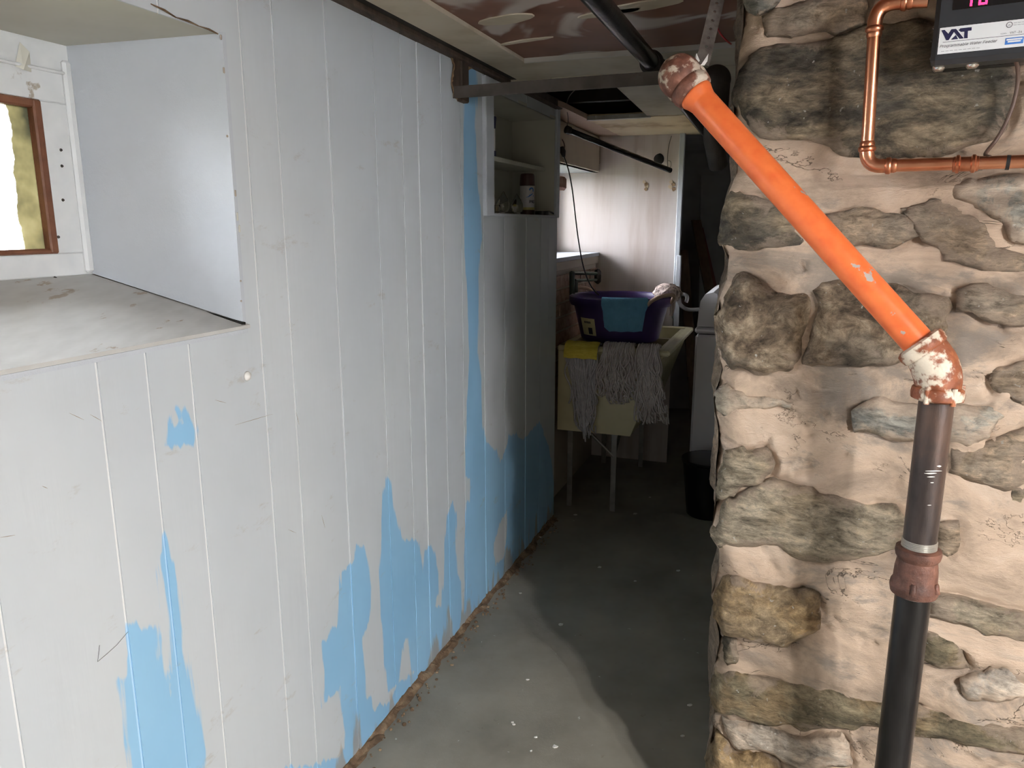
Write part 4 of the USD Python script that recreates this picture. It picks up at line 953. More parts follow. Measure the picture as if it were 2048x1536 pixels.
a0, z0 = fpx(532, 862); a1, z1 = fpx(1555, 757)
words('Programmable Water Feeder', (z0 + z1) / 2, a0, a1, 'ink_grey', 0.25)
r0 = fpx(545, 768)[1]
part(lab, 'rule', face(sbox(la + 0.006, r0 - 0.0003, la + lw - 0.001, r0 + 0.0003), 0.0004, LH), 'ink_grey')
a0, z0 = fpx(1790, 610); a1, _ = fpx(2010, 585)
words('VXT-24', z0, a0, a1, 'ink_grey', 0.0)
a0, z0 = fpx(1625, 622); a1, _ = fpx(1740, 605)
words('MODEL:', z0, a0, a1, 'ink_pale')
uc = fpx(1785, 447)
ring = Point(uc).buffer(0.0042).difference(Point(uc).buffer(0.0033))
part(lab, 'approval_mark', cat(face(ring, 0.0004, LH)), 'ink_grey')
words('UL', uc[1] - 0.0014, uc[0] - 0.0019, uc[0] + 0.0020, 'ink_grey')
bA, bB = fpx(1715, 690), fpx(2034, 738)
stk = part(lab, 'sticker', face(sbox(bA[0], min(bA[1], bB[1]) - 0.003, bB[0], max(bA[1], bB[1])), 0.0004, LH), 'ink_blue')
zc_ = (bA[1] + bB[1]) / 2
for k_, (f0, f1) in enumerate(((0.06, 0.94), (0.14, 0.86))):
    part(stk, 'pale_bar', face(sbox(bA[0] + (bB[0] - bA[0]) * f0, zc_ - 0.0005 - 0.003 * k_, bA[0] + (bB[0] - bA[0]) * f1, zc_ + 0.0018 - 0.003 * k_), 0.0003, LH + 0.0004), 'label_white')
fine = [sbox(la + 0.005 + 0.006 * i, lz0 + 0.0035, la + 0.0095 + 0.006 * i, lz0 + 0.0044) for i in range(9)]
fine += [sbox(fpx(1865, 400)[0] + 0.005 * i, fpx(1865, 420)[1] - 0.003 * j, fpx(1865, 400)[0] + 0.0042 + 0.005 * i, fpx(1865, 420)[1] + 0.0009 - 0.003 * j) for i in range(3) for j in range(2)]
for i_, g in enumerate(fine):
    part(lab, 'fine_print', face(g, 0.0003, LH), 'ink_pale')
d0, d1 = fpx(760, 185), fpx(1900, 60)
dsp = part(fd, 'display', face(sbox(d0[0], d0[1], ba + 0.15, d0[1] + 0.05), 0.001), 'case_black')


def seg(on, a, z, w=0.013, h=0.026, t=0.0042):
    g = {'a': (0, h - t, w, h), 'd': (0, 0, w, t), 'g': (0, h / 2 - t / 2, w, h / 2 + t / 2), 'b': (w - t, h / 2, w, h), 'c': (w - t, 0, w, h / 2), 'f': (0, h / 2, t, h), 'e': (0, 0, t, h / 2)}
    return [sbox(a + g[k][0] + 0.0004, z + g[k][1] + 0.0004, a + g[k][2] - 0.0004, z + g[k][3] - 0.0004) for k in on]


da, dz = fpx(1000, 130)
for on, off in (('bc', 0.0), ('abcdef', 0.020)):
    part(dsp, 'digit', cat(*[face(g, 0.0006, HB + 0.001) for g in seg(on, da - 0.004 + off, dz)]), 'led_red')
for x, y in ((520, 1190), (1120, 1150)):
    a, z = fpx(x, y, 0.07)
    part(fd, 'chrome_disc', rings(S(a, bz + 0.002, 0.075), S(a, bz - 0.006, 0.075), [(0, 0.010), (0.5, 0.0095), (1, 0.006)], 20), 'chrome', smooth=50)  # small chrome discs along the underside of the box
part(fd, 'side_chrome_disc', rings(S(ba + 0.004, fpx(150, 365)[1], 0.035), S(ba - 0.004, fpx(150, 365)[1], 0.035), [(0, 0.005), (0.6, 0.0045), (1, 0.002)], 16), 'chrome', smooth=50)  # small chrome disc on the left side of the box
cb = [cpx(2030, 118, 0.07), cpx(2036, 150, 0.05), cpx(2030, 195, 0.042), cpx(2012, 245, 0.04), cpx(1990, 283, 0.04), cpx(1976, 300, 0.05), cpx(1980, 314, CH + 0.005)]
part(fd, 'cable', tube(spline(cb, 40), 0.0032, 10), 'cable_brown', smooth=True)

# ------------------------------------------------------------------ ceiling ironwork
b0, b1 = W(0.742, -0.03, 1.895), W(0.625, 0.80, 1.878)
e_ = (b1 - b0) / np.linalg.norm(b1 - b0); s_ = np.cross(e_, UP)


def bar(p, q, side, w, up, h):
    return trimesh.convex.convex_hull(np.array([x + side * i * w + UP * j * h for x in (p, q) for i in (-0.5, 0.5) for j in (-0.5, 0.5)]))


ib = thing('iron_bar', 'flat dark iron bar crossing the passage from a torn hole in the panelling', 'bar', b0)
part(ib, 'flange', bar(b0, b1, s_, 0.005, UP, 0.036), 'bar_iron')
part(ib, 'ledge', bar(b0 + UP * 0.016 - s_ * 0.017, b1 + UP * 0.016 - s_ * 0.017, s_, 0.034, UP, 0.005), 'bar_iron')
tf = thing('torn_hole', 'splintered dark hole in the wall panelling holding the iron bar', 'hole', W(0.75, 0, 1.90))
P2, T2 = grid_tri(torn.buffer(0.008).difference(torn.buffer(-0.004)), 0.008)
fz = 0.004 + 0.010 * meshkit.fbm(np.c_[P2 * 90, np.zeros(len(P2))], 3, 8)
part(tf, 'splinters', map_wf(trimesh.Trimesh(np.c_[P2[:, 0], fz - 0.004, P2[:, 1]], T2, process=False)), 'torn_wood')
part(tf, 'stud', wbx(0.66, 0.92, -0.10, -0.035, 1.80, 2.02), 'dark_wood')
tb = torn.bounds
part(tf, 'block', wbx(0.765, 0.825, -0.035, 0.020, 1.872, 2.0, 0.004), 'dark_wood')

pth = [W(-1.5, 0.637, 1.938), W(0.70, 0.640, 1.935)]
bp_ = thing('ceiling_pipe', 'black pipe running along the ceiling with a coupling above the iron bar', 'pipe', W(0.7, 0.64, 1.93))
part(bp_, 'pipe', tube(pth, 0.0235, 20), 'black_pipe', smooth=50)
part(bp_, 'pipe', tube([W(0.70, 0.640, 1.935), W(3.3, 0.600, 1.925)], 0.0235, 20), 'black_pipe', smooth=50)
part(bp_, 'coupling', rings(W(0.69, 0.640, 1.935), W(0.83, 0.638, 1.934), [(0, 0.026), (0.05, 0.033), (0.2, 0.034), (0.3, 0.031), (0.7, 0.031), (0.8, 0.034), (0.95, 0.033), (1, 0.026)], 24), 'dark_iron', smooth=40)
hs_ = thing('pipe_strap', 'perforated metal hanger strap above the round brown elbow, with two white tie ends', 'strap', at_t(1405, 60, 1.47))
s_top, s_bot = at_t(1440, -20, 1.50), at_t(1405, 128, 1.44)
ax = (s_bot - s_top) / np.linalg.norm(s_bot - s_top)
sx_ = np.cross(ax, np.array([0, 1.0, 0])); sx_ /= np.linalg.norm(sx_)
Ls = np.linalg.norm(s_bot - s_top)
pg = sbox(-0.0135, 0, 0.0135, Ls)
for i in range(7):
    pg = pg.difference(Point(0, 0.012 + i * 0.0225).buffer(0.0030))
ms = extrude(pg, 0.0015); vv = ms.vertices; ny = np.cross(sx_, ax)
ms.vertices = s_top + np.outer(vv[:, 0], sx_) + np.outer(vv[:, 1], ax) + np.outer(vv[:, 2], ny)
part(hs_, 'strap', ms, 'strap_grey')
for (x0, y0, x1, y1, x2, y2) in ((1389, 128, 1396, 122, 1393, 106), (1405, 131, 1411, 122, 1417, 107)):
    w_ = 0.0036
    pa, pb_, pc = at_t(x0, y0, 1.385), at_t(x1, y1, 1.38), at_t(x2, y2, 1.385)
    sd3 = np.array([1.0, 0, 0])
    part(hs_, 'tie_end', trimesh.convex.convex_hull(np.array([pa - sd3 * w_, pa + sd3 * w_, pb_ - sd3 * w_, pb_ + sd3 * w_, pc, pa + [0, 0.002, 0], pb_ + [0, 0.003, 0]])), 'plastic_white')
rw = spline([at_t(1432, 40, 1.62), at_t(1436, 58, 1.6), at_t(1447, 75, 1.58), at_t(1462, 88, 1.6)], 20)
part(hs_, 'red_wire', tube(rw, 0.002, 6), 'red_wire', smooth=True)

# ------------------------------------------------------------------ cabinet set in the wall
cb_ = thing('wall_cabinet', 'open white cabinet recessed in the panelling with one shelf', 'cabinet', W(1.47, -0.1, 1.52))
cs0, cs1, cz0, cz1, cd = 1.06, 1.885, 1.522, 1.950, 0.215
part(cb_, 'back_panel', wbx(cs0 - 0.01, cs1 + 0.01, -cd - 0.01, -cd, cz0 - 0.01, cz1 + 0.01), 'cream_paint')
part(cb_, 'bottom_board', wbx(cs0 - 0.01, cs1 + 0.01, -cd, 0.006, cz0 - 0.012, cz0, 0.002), 'white_paint')
part(cb_, 'top_board', wbx(cs0 - 0.01, cs1 + 0.01, -cd, 0.0, cz1, cz1 + 0.012), 'cream_paint')
part(cb_, 'side_board', wbx(cs1 - 0.015, cs1, -cd, -0.004, cz0, cz1), 'cream_paint')
part(cb_, 'side_board', wbx(cs0 - 0.012, cs0, -cd, 0.0, cz0, cz1), 'cream_paint')
part(cb_, 'stile', wbx(cs1 - 0.018, HALL_END - 0.001, -0.004, 0.009, cz0 - 0.01, 2.0, 0.002), 'white_paint')
part(cb_, 'stile', wbx(0.987, cs0 + 0.004, -0.004, 0.014, cz0 - 0.012, 1.99, 0.003), 'white_paint')
part(cb_, 'shelf', wbx(cs0, cs1 - 0.015, -cd, -0.05, 1.722, 1.740, 0.002), 'cream_paint')

ct = thing('caulk_tube', 'white caulking tube with navy ends standing on the upper shelf', 'tube', W(1.265, -0.080, 1.740))
c = W(1.265, -0.080, 1.740)
part(ct, 'tube', rings(c + UP * 0.022, c + UP * 0.105, [(0, 0.019), (1, 0.019)], 24), 'tube_white', smooth=50)
part(ct, 'end_cap', rings(c, c + UP * 0.022, [(0, 0.018), (0.1, 0.0205), (1, 0.0205)], 24), 'cap_navy', smooth=40)
part(ct, 'nozzle_cap', rings(c + UP * 0.105, c + UP * 0.150, [(0, 0.018), (0.1, 0.019), (0.9, 0.023), (1, 0.022)], 24), 'cap_navy', smooth=40)

can_c = W(1.69, -0.075, cz0)
sc_ = thing('spray_can', 'white spray paint can with dark maroon cap in the cabinet corner', 'spray can', can_c)
part(sc_, 'body', rings(can_c + UP * 0.030, can_c + UP * 0.128, [(0, 0.033), (0.97, 0.033), (1, 0.030)], 32), 'can_white', smooth=50)
part(sc_, 'yellow_band', rings(can_c + UP * 0.022, can_c + UP * 0.033, [(0, 0.0333), (1, 0.0333)], 32), 'can_yellow', smooth=50)
part(sc_, 'base_rim', rings(can_c, can_c + UP * 0.024, [(0, 0.031), (0.1, 0.0335), (1, 0.0332)], 32), 'cap_maroon', smooth=50)
part(sc_, 'cap', rings(can_c + UP * 0.128, can_c + UP * 0.180, [(0, 0.0325), (0.05, 0.034), (0.85, 0.0315), (0.97, 0.029), (1, 0.024)], 32), 'cap_maroon', smooth=40)


def curved(text, height, z, ang0, r, c, matn, parent, bold=True, slant=0.0):
    m = meshkit.text_mesh(text, height, 0.0005, bold)
    v = m.vertices.copy(); b = m.bounds
    ang = ang0 + (v[:, 0] - (b[0][0] + b[1][0]) / 2 + slant * v[:, 1]) / r
    rr = r + 0.0002 + v[:, 2]
    m.vertices = c + np.stack([np.sin(ang) * rr, -np.cos(ang) * rr, v[:, 1] + z], 1)
    return part(parent, 'lettering', m, matn)


to_cam = math.atan2(-can_c[0], can_c[1])                # the side of the can that faces the room
curved('2', 0.036, 0.082, to_cam + 0.62, 0.033, can_c, 'ink_blue', sc_)
sw = [can_c + np.array([math.sin(to_cam + a) * 0.0336, -math.cos(to_cam + a) * 0.0336, zz_]) for a, zz_ in ((-0.15, 0.076), (0.15, 0.079), (0.5, 0.086), (0.9, 0.094))]
part(sc_, 'swoosh', tube(sw, [0.0006, 0.0018, 0.0022, 0.0008], 6), 'ink_blue')
curved('PRI', 0.012, 0.052, to_cam + 0.72, 0.033, can_c, 'ink_dark', sc_)


def jar(s, o, scale, label, tilt=0.0):
    c = W(s, o, cz0)
    j = thing('glass_bulb', label, 'glass bulb', c)
    pr_ = [(0, 0.010), (0.04, 0.020), (0.2, 0.026), (0.45, 0.025), (0.7, 0.016), (0.9, 0.006), (1, 0.0015)]
    part(j, 'globe', rings(c + UP * 0.008, c + UP * 0.088 * scale + N * tilt, [(q, r * scale) for q, r in pr_], 28), 'glass_jar', smooth=60)
    part(j, 'base', rings(c, c + UP * 0.010, [(0, 0.011 * scale), (0.3, 0.013 * scale), (1, 0.012 * scale)], 20), 'thread', smooth=40)


jar(1.38, -0.075, 1.05, 'clear pointed glass bulb, tallest of the two beside the cabinet post', 0.004)
jar(1.52, -0.060, 1.0, 'dim pointed glass bulb standing next to the spray can', -0.004)
lo_ = thing('glass_dish', 'low clear glass dish behind the bulbs on the cabinet floor', 'dish', W(1.30, -0.09, cz0))
c = W(1.30, -0.09, cz0)
part(lo_, 'bowl', rings(c, c + UP * 0.035, [(0, 0.022), (0.15, 0.030), (0.6, 0.034), (1, 0.034), (0.96, 0.031), (0.3, 0.026)], 28), 'glass_jar', smooth=50)
tp = thing('tape_roll', 'dark roll of tape lying in front of the spray can', 'tape', W(1.745, -0.03, cz0))
c = W(1.745, -0.022, cz0)
part(tp, 'roll', rings(c, c + UP * 0.018, [(0, 0.020), (0.02, 0.033), (0.98, 0.033), (1, 0.020), (0.5, 0.0195), (0.0, 0.020)], 32), 'cord_black', smooth=40)
part(tp, 'loose_end', tube(spline([c + D * 0.03, c + D * 0.07 + UP * 0.016, c + D * 0.115 + UP * 0.012 + N * 0.012, c + D * 0.15 - UP * 0.004 + N * 0.02], 16), 0.004, 6), 'cord_black', smooth=True)

# ------------------------------------------------------------------ laundry corner beyond the panelling
wn = thing('wall_laundry', 'bare masonry wall under the far window', None, W(2.4, -0.08, 0), kind='structure')
fb = Polygon([(HALL_END - 0.02, 0), (3.04, 0), (3.04, 2.0), (HALL_END - 0.02, 2.0)]).difference(WIN2)
zrows = np.arange(0.62, 1.30, 0.076)
mb = extrude(fb, 0.03); mb.vertices = mb.vertices[:, [0, 2, 1]] * [1, -1, 1] + [0, -0.085, 0]
part(wn, 'bed', map_wf(mb), 'soffit_beige')
for i, z0 in enumerate(zrows):
    for j in range(-1, 6):
        s0 = HALL_END + 0.01 + j * 0.21 + (0.105 if i % 2 else 0)
        s1 = min(s0 + 0.20, 3.02); s0 = max(s0, HALL_END + 0.005)
        if s1 - s0 > 0.03 and z0 + 0.066 < 1.285:
            part(wn, 'brick', wbx(s0, s1, -0.09, -0.078 + rng.uniform(-0.003, 0.003), z0, z0 + 0.066, 0.004), 'bare_brick')
w2 = thing('window_2', 'far basement window recess above the laundry sink', None, W(2.5, -0.2, 1.31), kind='structure')
part(w2, 'sill_board', wbx(HALL_END, 3.03, -0.37, -0.062, 1.290, 1.312, 0.002), 'white_paint')
part(w2, 'sill_apron', wbx(HALL_END, 3.03, -0.085, -0.066, 1.245, 1.290, 0.002), 'soffit_beige')
part(w2, 'head_board', wbx(HALL_END, 3.03, -0.37, -0.085, 1.79, 1.81), 'white_paint')
part(w2, 'side_board', wbx(2.0, 2.03, -0.37, -0.085, 1.312, 1.79), 'white_paint')
part(w2, 'soffit_box', wbx(HALL_END + 0.02, 3.0, -0.085, -0.068, 1.79, 1.985, 0.003), 'soffit_beige')
part(w2, 'sash', cat(wbx(2.08, 3.02, -0.365, -0.345, 1.335, 1.355), wbx(2.08, 3.02, -0.365, -0.345, 1.755, 1.775), wbx(2.08, 2.11, -0.365, -0.345, 1.335, 1.775), wbx(3.0, 3.02, -0.365, -0.345, 1.335, 1.775)), 'sash_brown')
part(w2, 'glass', wbx(2.10, 3.01, -0.357, -0.354, 1.345, 1.765), 'pane')
pk = sbox(0, 0, 1, 1)
part(w2, 'insulation', wbx(2.15, 2.33, -0.13, -0.075, 1.655, 1.725, 0.012), 'insulation')

lp = thing('wall_panel', 'white far wall panel beside the laundry sink, brown stained', None, W(3.03, 0.2, 0), kind='structure')
part(lp, 'sheet', wbx(3.03, 3.045, -0.40, 0.405, 0.0, 2.02), 'panel_white')
part(lp, 'trim_strip', wbx(3.018, 3.05, 0.400, 0.430, 0.92, 2.0, 0.003), 'white_paint')
part(lp, 'trim_strip', wbx(3.012, 3.05, 0.412, 0.440, 0.80, 1.30, 0.003), 'white_paint')
for (x, y) in ((1291, 371), (1345, 371)):
    w = to_wf(on_plane(x, y, W(3.028, 0, 0), D))
    for k_ in range(4):
        pq = rough_edges(Point(w[1] + rng.uniform(-0.014, 0.014), w[2] + (k_ - 1.5) * 0.014).buffer(0.011), 0.006, 0.004, 60 + k_ + int(x))
        mh = extrude(pq, 0.003); mh.vertices = np.c_[3.0270 + mh.vertices[:, 2], mh.vertices[:, 0], mh.vertices[:, 1]]
        part(lp, 'torn_patch', map_wf(mh), 'torn_pale' if k_ % 2 else 'torn_wood')
w = to_wf(on_plane(1318, 318, W(3.028, 0, 0), D))
P2 = rough_edges(Point(w[1], w[2]).buffer(0.03), 0.006, 0.01, 2)
mh = extrude(P2, 0.004); mh.vertices = np.c_[np.full(len(mh.vertices), 3.0265) + mh.vertices[:, 2] * 0.9, mh.vertices[:, 0], mh.vertices[:, 1]]
part(lp, 'burnt_hole', map_wf(mh), 'void')
w = to_wf(on_plane(1196, 308, W(3.028, 0, 0), D))
part(lp, 'gap', wbx(3.024, 3.031, w[1] - 0.012, w[1] + 0.012, w[2] - 0.06, w[2] + 0.06, 0.003), 'dark_wood')
mid = to_wf(on_plane(1334, 500, W(3.028, 0, 0), D))

# hanging rod
r0, r1 = at_t(1133, 259, 3.55), at_t(1341, 341, 3.95)
rod = thing('hanging_rod', 'black rod hung on wires before the far white panel', 'rod', (r0 + r1) / 2)
part(rod, 'rod', tube([r0, r1], 0.0135, 16), 'black_pipe', smooth=50)
t_ = (r1 - r0) / np.linalg.norm(r1 - r0)
part(rod, 'end_ring', rings(r0 - t_ * 0.004, r0 + t_ * 0.022, [(0, 0.0135), (0.1, 0.0185), (0.9, 0.0185), (1, 0.0135)], 20), 'dark_iron', smooth=40)
up0 = at_t(1165, 175, 3.45)
part(rod, 'wire', tube(spline([r0 + UP * 0.012, at_t(1136, 235, 3.55), at_t(1134, 205, 3.5), at_t(1142, 188, 3.48), up0], 30), 0.0022, 6), 'wire_steel', smooth=True)
part(rod, 'wire', tube(spline([r1 - t_ * 0.02 + UP * 0.01, at_t(1335, 318, 3.95), at_t(1338, 290, 3.95), at_t(1343, 272, 3.92)], 24), 0.0024, 6), 'wire_steel', smooth=True)
part(rod, 'wire', tube(spline([at_t(1335, 322, 3.95), at_t(1342, 330, 3.93), at_t(1340, 336, 3.94), at_t(1334, 332, 3.96)], 16), 0.0020, 6), 'wire_steel', smooth=True)

# power cord
pc = thing('power_cord', 'thin black power cord hanging behind the panelled wall end', 'cord', at_t(1125, 305, 3.75))
part(pc, 'plug', tube([at_t(1124, 294, 3.72), at_t(1126, 304, 3.72), at_t(1128, 314, 3.72)], [0.010, 0.015, 0.007], 10), 'cord_black', smooth=True)
part(pc, 'loop', tube(spline([at_t(1124, 296, 3.72), at_t(1118, 288, 3.75), at_t(1121, 276, 3.78), at_t(1127, 284, 3.76), at_t(1126, 297, 3.73)], 24), 0.003, 6), 'cable_brown', smooth=True)
part(pc, 'cord', tube(spline([at_t(1128, 314, 3.72), at_t(1138, 345, 3.72), at_t(1147, 400, 3.74), at_t(1154, 460, 3.76), at_t(1160, 500, 3.78), at_t(1172, 550, 3.82), at_t(1184, 575, 3.84), at_t(1198, 590, 3.86)], 60), 0.0034, 8), 'cord_black', smooth=True)

# water pipes with valves
wp = thing('water_pipes', 'greenish iron water pipes with valves on the brick above the tub', 'pipe', W(2.8, -0.03, 1.05))


def wpx(x, y, o=-0.045):
    s, z = wall_sz(1100 + x / 7.68, 480 + y / 7.68, o); return W(s, o, z)


part(wp, 'pipe', tube([wpx(340, 490), wpx(340, 900)], 0.015, 12), 'green_pipe', smooth=50)
part(wp, 'pipe', tube([wpx(395, 610), wpx(395, 900)], 0.012, 12), 'green_pipe', smooth=50)
part(wp, 'pipe', tube([wpx(330, 505), wpx(720, 515)], 0.010, 12), 'green_pipe', smooth=50)
part(wp, 'pipe', tube([wpx(385, 620), wpx(720, 612)], 0.008, 12), 'green_pipe', smooth=50)
for y in (505, 560, 612):
    q = wpx(725, y)
    part(wp, 'valve', rings(q - N * 0.014, q + N * 0.022, [(0, 0.016), (0.5, 0.026), (0.7, 0.024), (1, 0.012)], 14), 'dark_iron', smooth=40)

# laundry sink
S0, S1 = 2.05, 2.98
sk = thing('laundry_sink', 'cream two-basin laundry sink on metal legs', 'sink', W(2.5, 0.25, 0))
ow, zr, zb = 0.525, 0.880, 0.430
prof_out = [(-0.03, zr), (ow, zr), (ow, zr - 0.055), (ow - 0.02, zr - 0.075), (0.355, zb), (-0.03, zb)]


def prism(prof, s0, s1):
    m = extrude(Polygon(prof), s1 - s0); v = m.vertices
    m.vertices = np.c_[v[:, 2] + s0, v[:, 0], v[:, 1]]
    return m


def manif(m):
    return m3.Manifold(m3.Mesh(np.asarray(m.vertices, np.float32), np.asarray(m.faces, np.uint32)))


body = trimesh.convex.convex_hull(prism([(-0.03, zr - 0.01), (ow - 0.012, zr - 0.01), (0.355, zb), (-0.03, zb)], S0 + 0.008, S1).vertices)
bm = manif(body)
for a, b in ((S0 + 0.05, (S0 + S1) / 2 - 0.015), ((S0 + S1) / 2 + 0.015, S1 - 0.04)):
    cut = trimesh.convex.convex_hull(np.array([(x, y, z) for x in (a, b) for (y, z) in ((0.015, zr + 0.05), (ow - 0.035, zr + 0.05), (0.315, zb + 0.035), (0.03, zb + 0.035))]))
    bm = bm - manif(cut)
bmm = bm.to_mesh(); bt = trimesh.Trimesh(bmm.vert_properties[:, :3], bmm.tri_verts, process=False)
part(sk, 'basin', map_wf(bt), 'sink_cream')
rim = [bx((S0 - 0.012, -0.03, zr - 0.03), (S0 + 0.045, ow + 0.01, zr), 0.008), bx((S1 - 0.04, -0.03, zr - 0.03), (S1, ow + 0.01, zr), 0.006), bx((S0, ow - 0.035, zr - 0.03), (S1, ow + 0.012, zr), 0.008), bx((S0, -0.03, zr - 0.03), (S1, 0.02, zr), 0.006)]
for r_ in rim:
    part(sk, 'rim', map_wf(r_), 'sink_cream')
for (s, o) in ((S0 + 0.06, 0.265), (S0 + 0.06, 0.03), (S1 - 0.08, 0.265), (S1 - 0.08, 0.03)):
    part(sk, 'leg', cat(wbx(s - 0.014, s + 0.014, o - 0.014, o - 0.011, 0, zb + 0.002), wbx(s - 0.014, s - 0.011, o - 0.014, o + 0.014, 0, zb + 0.002)), 'galvanised')
part(sk, 'brace', tube([W(S0 + 0.05, 0.265, 0.30), W(S0 + 0.05, 0.12, zb)], 0.008, 8), 'galvanised')
part(sk, 'brace', tube([W(S0 + 0.06, 0.265, 0.30), W(S0 + 0.25, 0.265, zb)], 0.008, 8), 'galvanised')
part(sk, 'faucet', tube(spline([W(2.55, -0.03, 0.88), W(2.55, -0.03, 1.02), W(2.55, 0.02, 1.06), W(2.55, 0.10, 1.04), W(2.55, 0.12, 1.0)], 20), 0.009, 10), 'galvanised', smooth=True)

# purple tub
tc = W(2.345, 0.225, zr + 0.002)
tb_ = thing('purple_tub', 'deep purple plastic tub standing on the laundry sink', 'tub', tc)


def oval(profile, n=56, ka=0.265, kb=0.245):
    v, f = [], []
    a = np.arange(n) / n * 2 * np.pi
    for z, k in profile:
        v.append(tc + np.outer(np.cos(a) * ka * k, N) + np.outer(np.sin(a) * kb * k, D) + UP * z)
    v = np.vstack(v); m_ = len(profile)
    for i in range(m_ - 1):
        for j in range(n):
            q, x = i * n + j, i * n + (j + 1) % n
            f.append([q, x, x + n, q + n])
    return v, np.array(f)


part(tb_, 'body', oval([(0.004, 0.01), (0.0, 0.74), (0.012, 0.78), (0.19, 0.94), (0.205, 0.95), (0.21, 0.91), (0.02, 0.75), (0.012, 0.02)]), 'purple', smooth=40)
part(tb_, 'rim', oval([(0.200, 0.945), (0.185, 1.0), (0.205, 1.035), (0.228, 1.03), (0.235, 0.99), (0.228, 0.95), (0.205, 0.935)]), 'purple', smooth=50)
ang_st = math.radians(-115)


def on_tub(th, z, out=1.0):
    k = 0.78 + (0.94 - 0.78) * (z - 0.012) / 0.178
    return tc + N * math.cos(th) * 0.265 * k * out + D * math.sin(th) * 0.245 * k * out + UP * z


def tub_patch(th0, th1, z0, z1, out=1.004, n=10):
    th = np.linspace(th0, th1, n); v = [on_tub(t, z, o) for o in (out, out - 0.003) for z in (z0, z1) for t in th]
    f = [[j, j + 1, n + j + 1, n + j] for j in range(n - 1)]
    return np.array(v[:2 * n]), np.array(f)


stk = part(tb_, 'sticker', tub_patch(math.radians(-140), math.radians(-113), 0.035, 0.125), 'sticker_yellow')
for k_ in range(5):
    part(stk, 'letter_mark', tub_patch(math.radians(-132.5 + 2.6 * k_), math.radians(-130.7 + 2.6 * k_), 0.098, 0.109, 1.008, 3), 'ink_dark')
part(stk, 'bucket_picture', tub_patch(math.radians(-126), math.radians(-118.5), 0.042, 0.076, 1.008, 6), 'ink_dark')
for th in (math.radians(-30), math.radians(150)):
    path = [on_tub(th - 0.35, 0.205, 1.08), on_tub(th - 0.2, 0.245, 1.16), on_tub(th, 0.255, 1.19), on_tub(th + 0.2, 0.245, 1.16), on_tub(th + 0.35, 0.205, 1.08)]
    part(tb_, 'handle', tube(spline(path, 24), 0.010, 10), 'ceiling_pink', smooth=True)
# blue rag over the tub rim
th = np.linspace(math.radians(-99), math.radians(-50), 22)
rows = [(0.10, 0.90), (0.19, 0.965), (0.236, 0.99), (0.242, 1.02), (0.232, 1.055), (0.205, 1.06), (0.17, 1.045), (0.13, 1.03), (0.09, 1.02), (0.068, 1.015)]
V = []
for i, (z, k) in enumerate(rows):
    for j, t in enumerate(th):
        kk_ = 0.78 + (0.94 - 0.78) * (min(max(z, 0.012), 0.19) - 0.012) / 0.178
        kk_ = k if z > 0.18 else kk_ * (1.045 if i > 4 else 0.9)
        dz_ = 0.0015 * math.sin(j * 0.9 + i) * (i >= 8) + (0.02 * max(0, 1 - j / 3) if i >= 8 else 0)
        V.append(tc + N * math.cos(t) * 0.265 * (kk_ + 0.004 * math.sin(j * 0.7)) + D * math.sin(t) * 0.245 * (kk_ + 0.004 * math.sin(j * 0.7)) + UP * (z + dz_))
V = np.array(V); n = len(th)
F = np.array([[i * n + j, i * n + j + 1, (i + 1) * n + j + 1, (i + 1) * n + j] for i in range(len(rows) - 1) for j in range(n - 1)])
vv, ff, nn = meshkit.arrays((V, F), True)
solid = trimesh.Trimesh(np.vstack([vv + nn * 0.002, vv - nn * 0.002]), np.vstack([ff, ff[:, ::-1] + len(vv)]), process=False)
single('blue_rag', solid, 'rag_blue', 'faded blue cloth hung over the rim of the purple tub', 'cloth', smooth=True)
# striped bundle at the back right of the tub
bc = tc + N * 0.235 + D * 0.06 + UP * 0.245
ico = trimesh.creation.icosphere(4, 1.0)
dv = meshkit.fbm(ico.vertices * 3.1 + 5, 4, 3) - 0.5
ico.vertices = bc + (ico.vertices * (1 + 0.35 * dv)[:, None]) * np.array([0.075, 0.065, 0.050])
bd = thing('cloth_bundle', 'crumpled pinkish striped cloth on the right rim of the purple tub', 'cloth', bc)
part(bd, 'wad', ico, 'rag_pink', smooth=True)
part(bd, 'hanging_end', tube(spline([bc - D * 0.03 + N * 0.02, bc - D * 0.05 + N * 0.035 - UP * 0.05, bc - D * 0.055 + N * 0.03 - UP * 0.11], 14), [0.022 - 0.001 * i for i in range(14)], 10), 'rag_pink', smooth=True)

# mop heads hung over the near rim of the sink


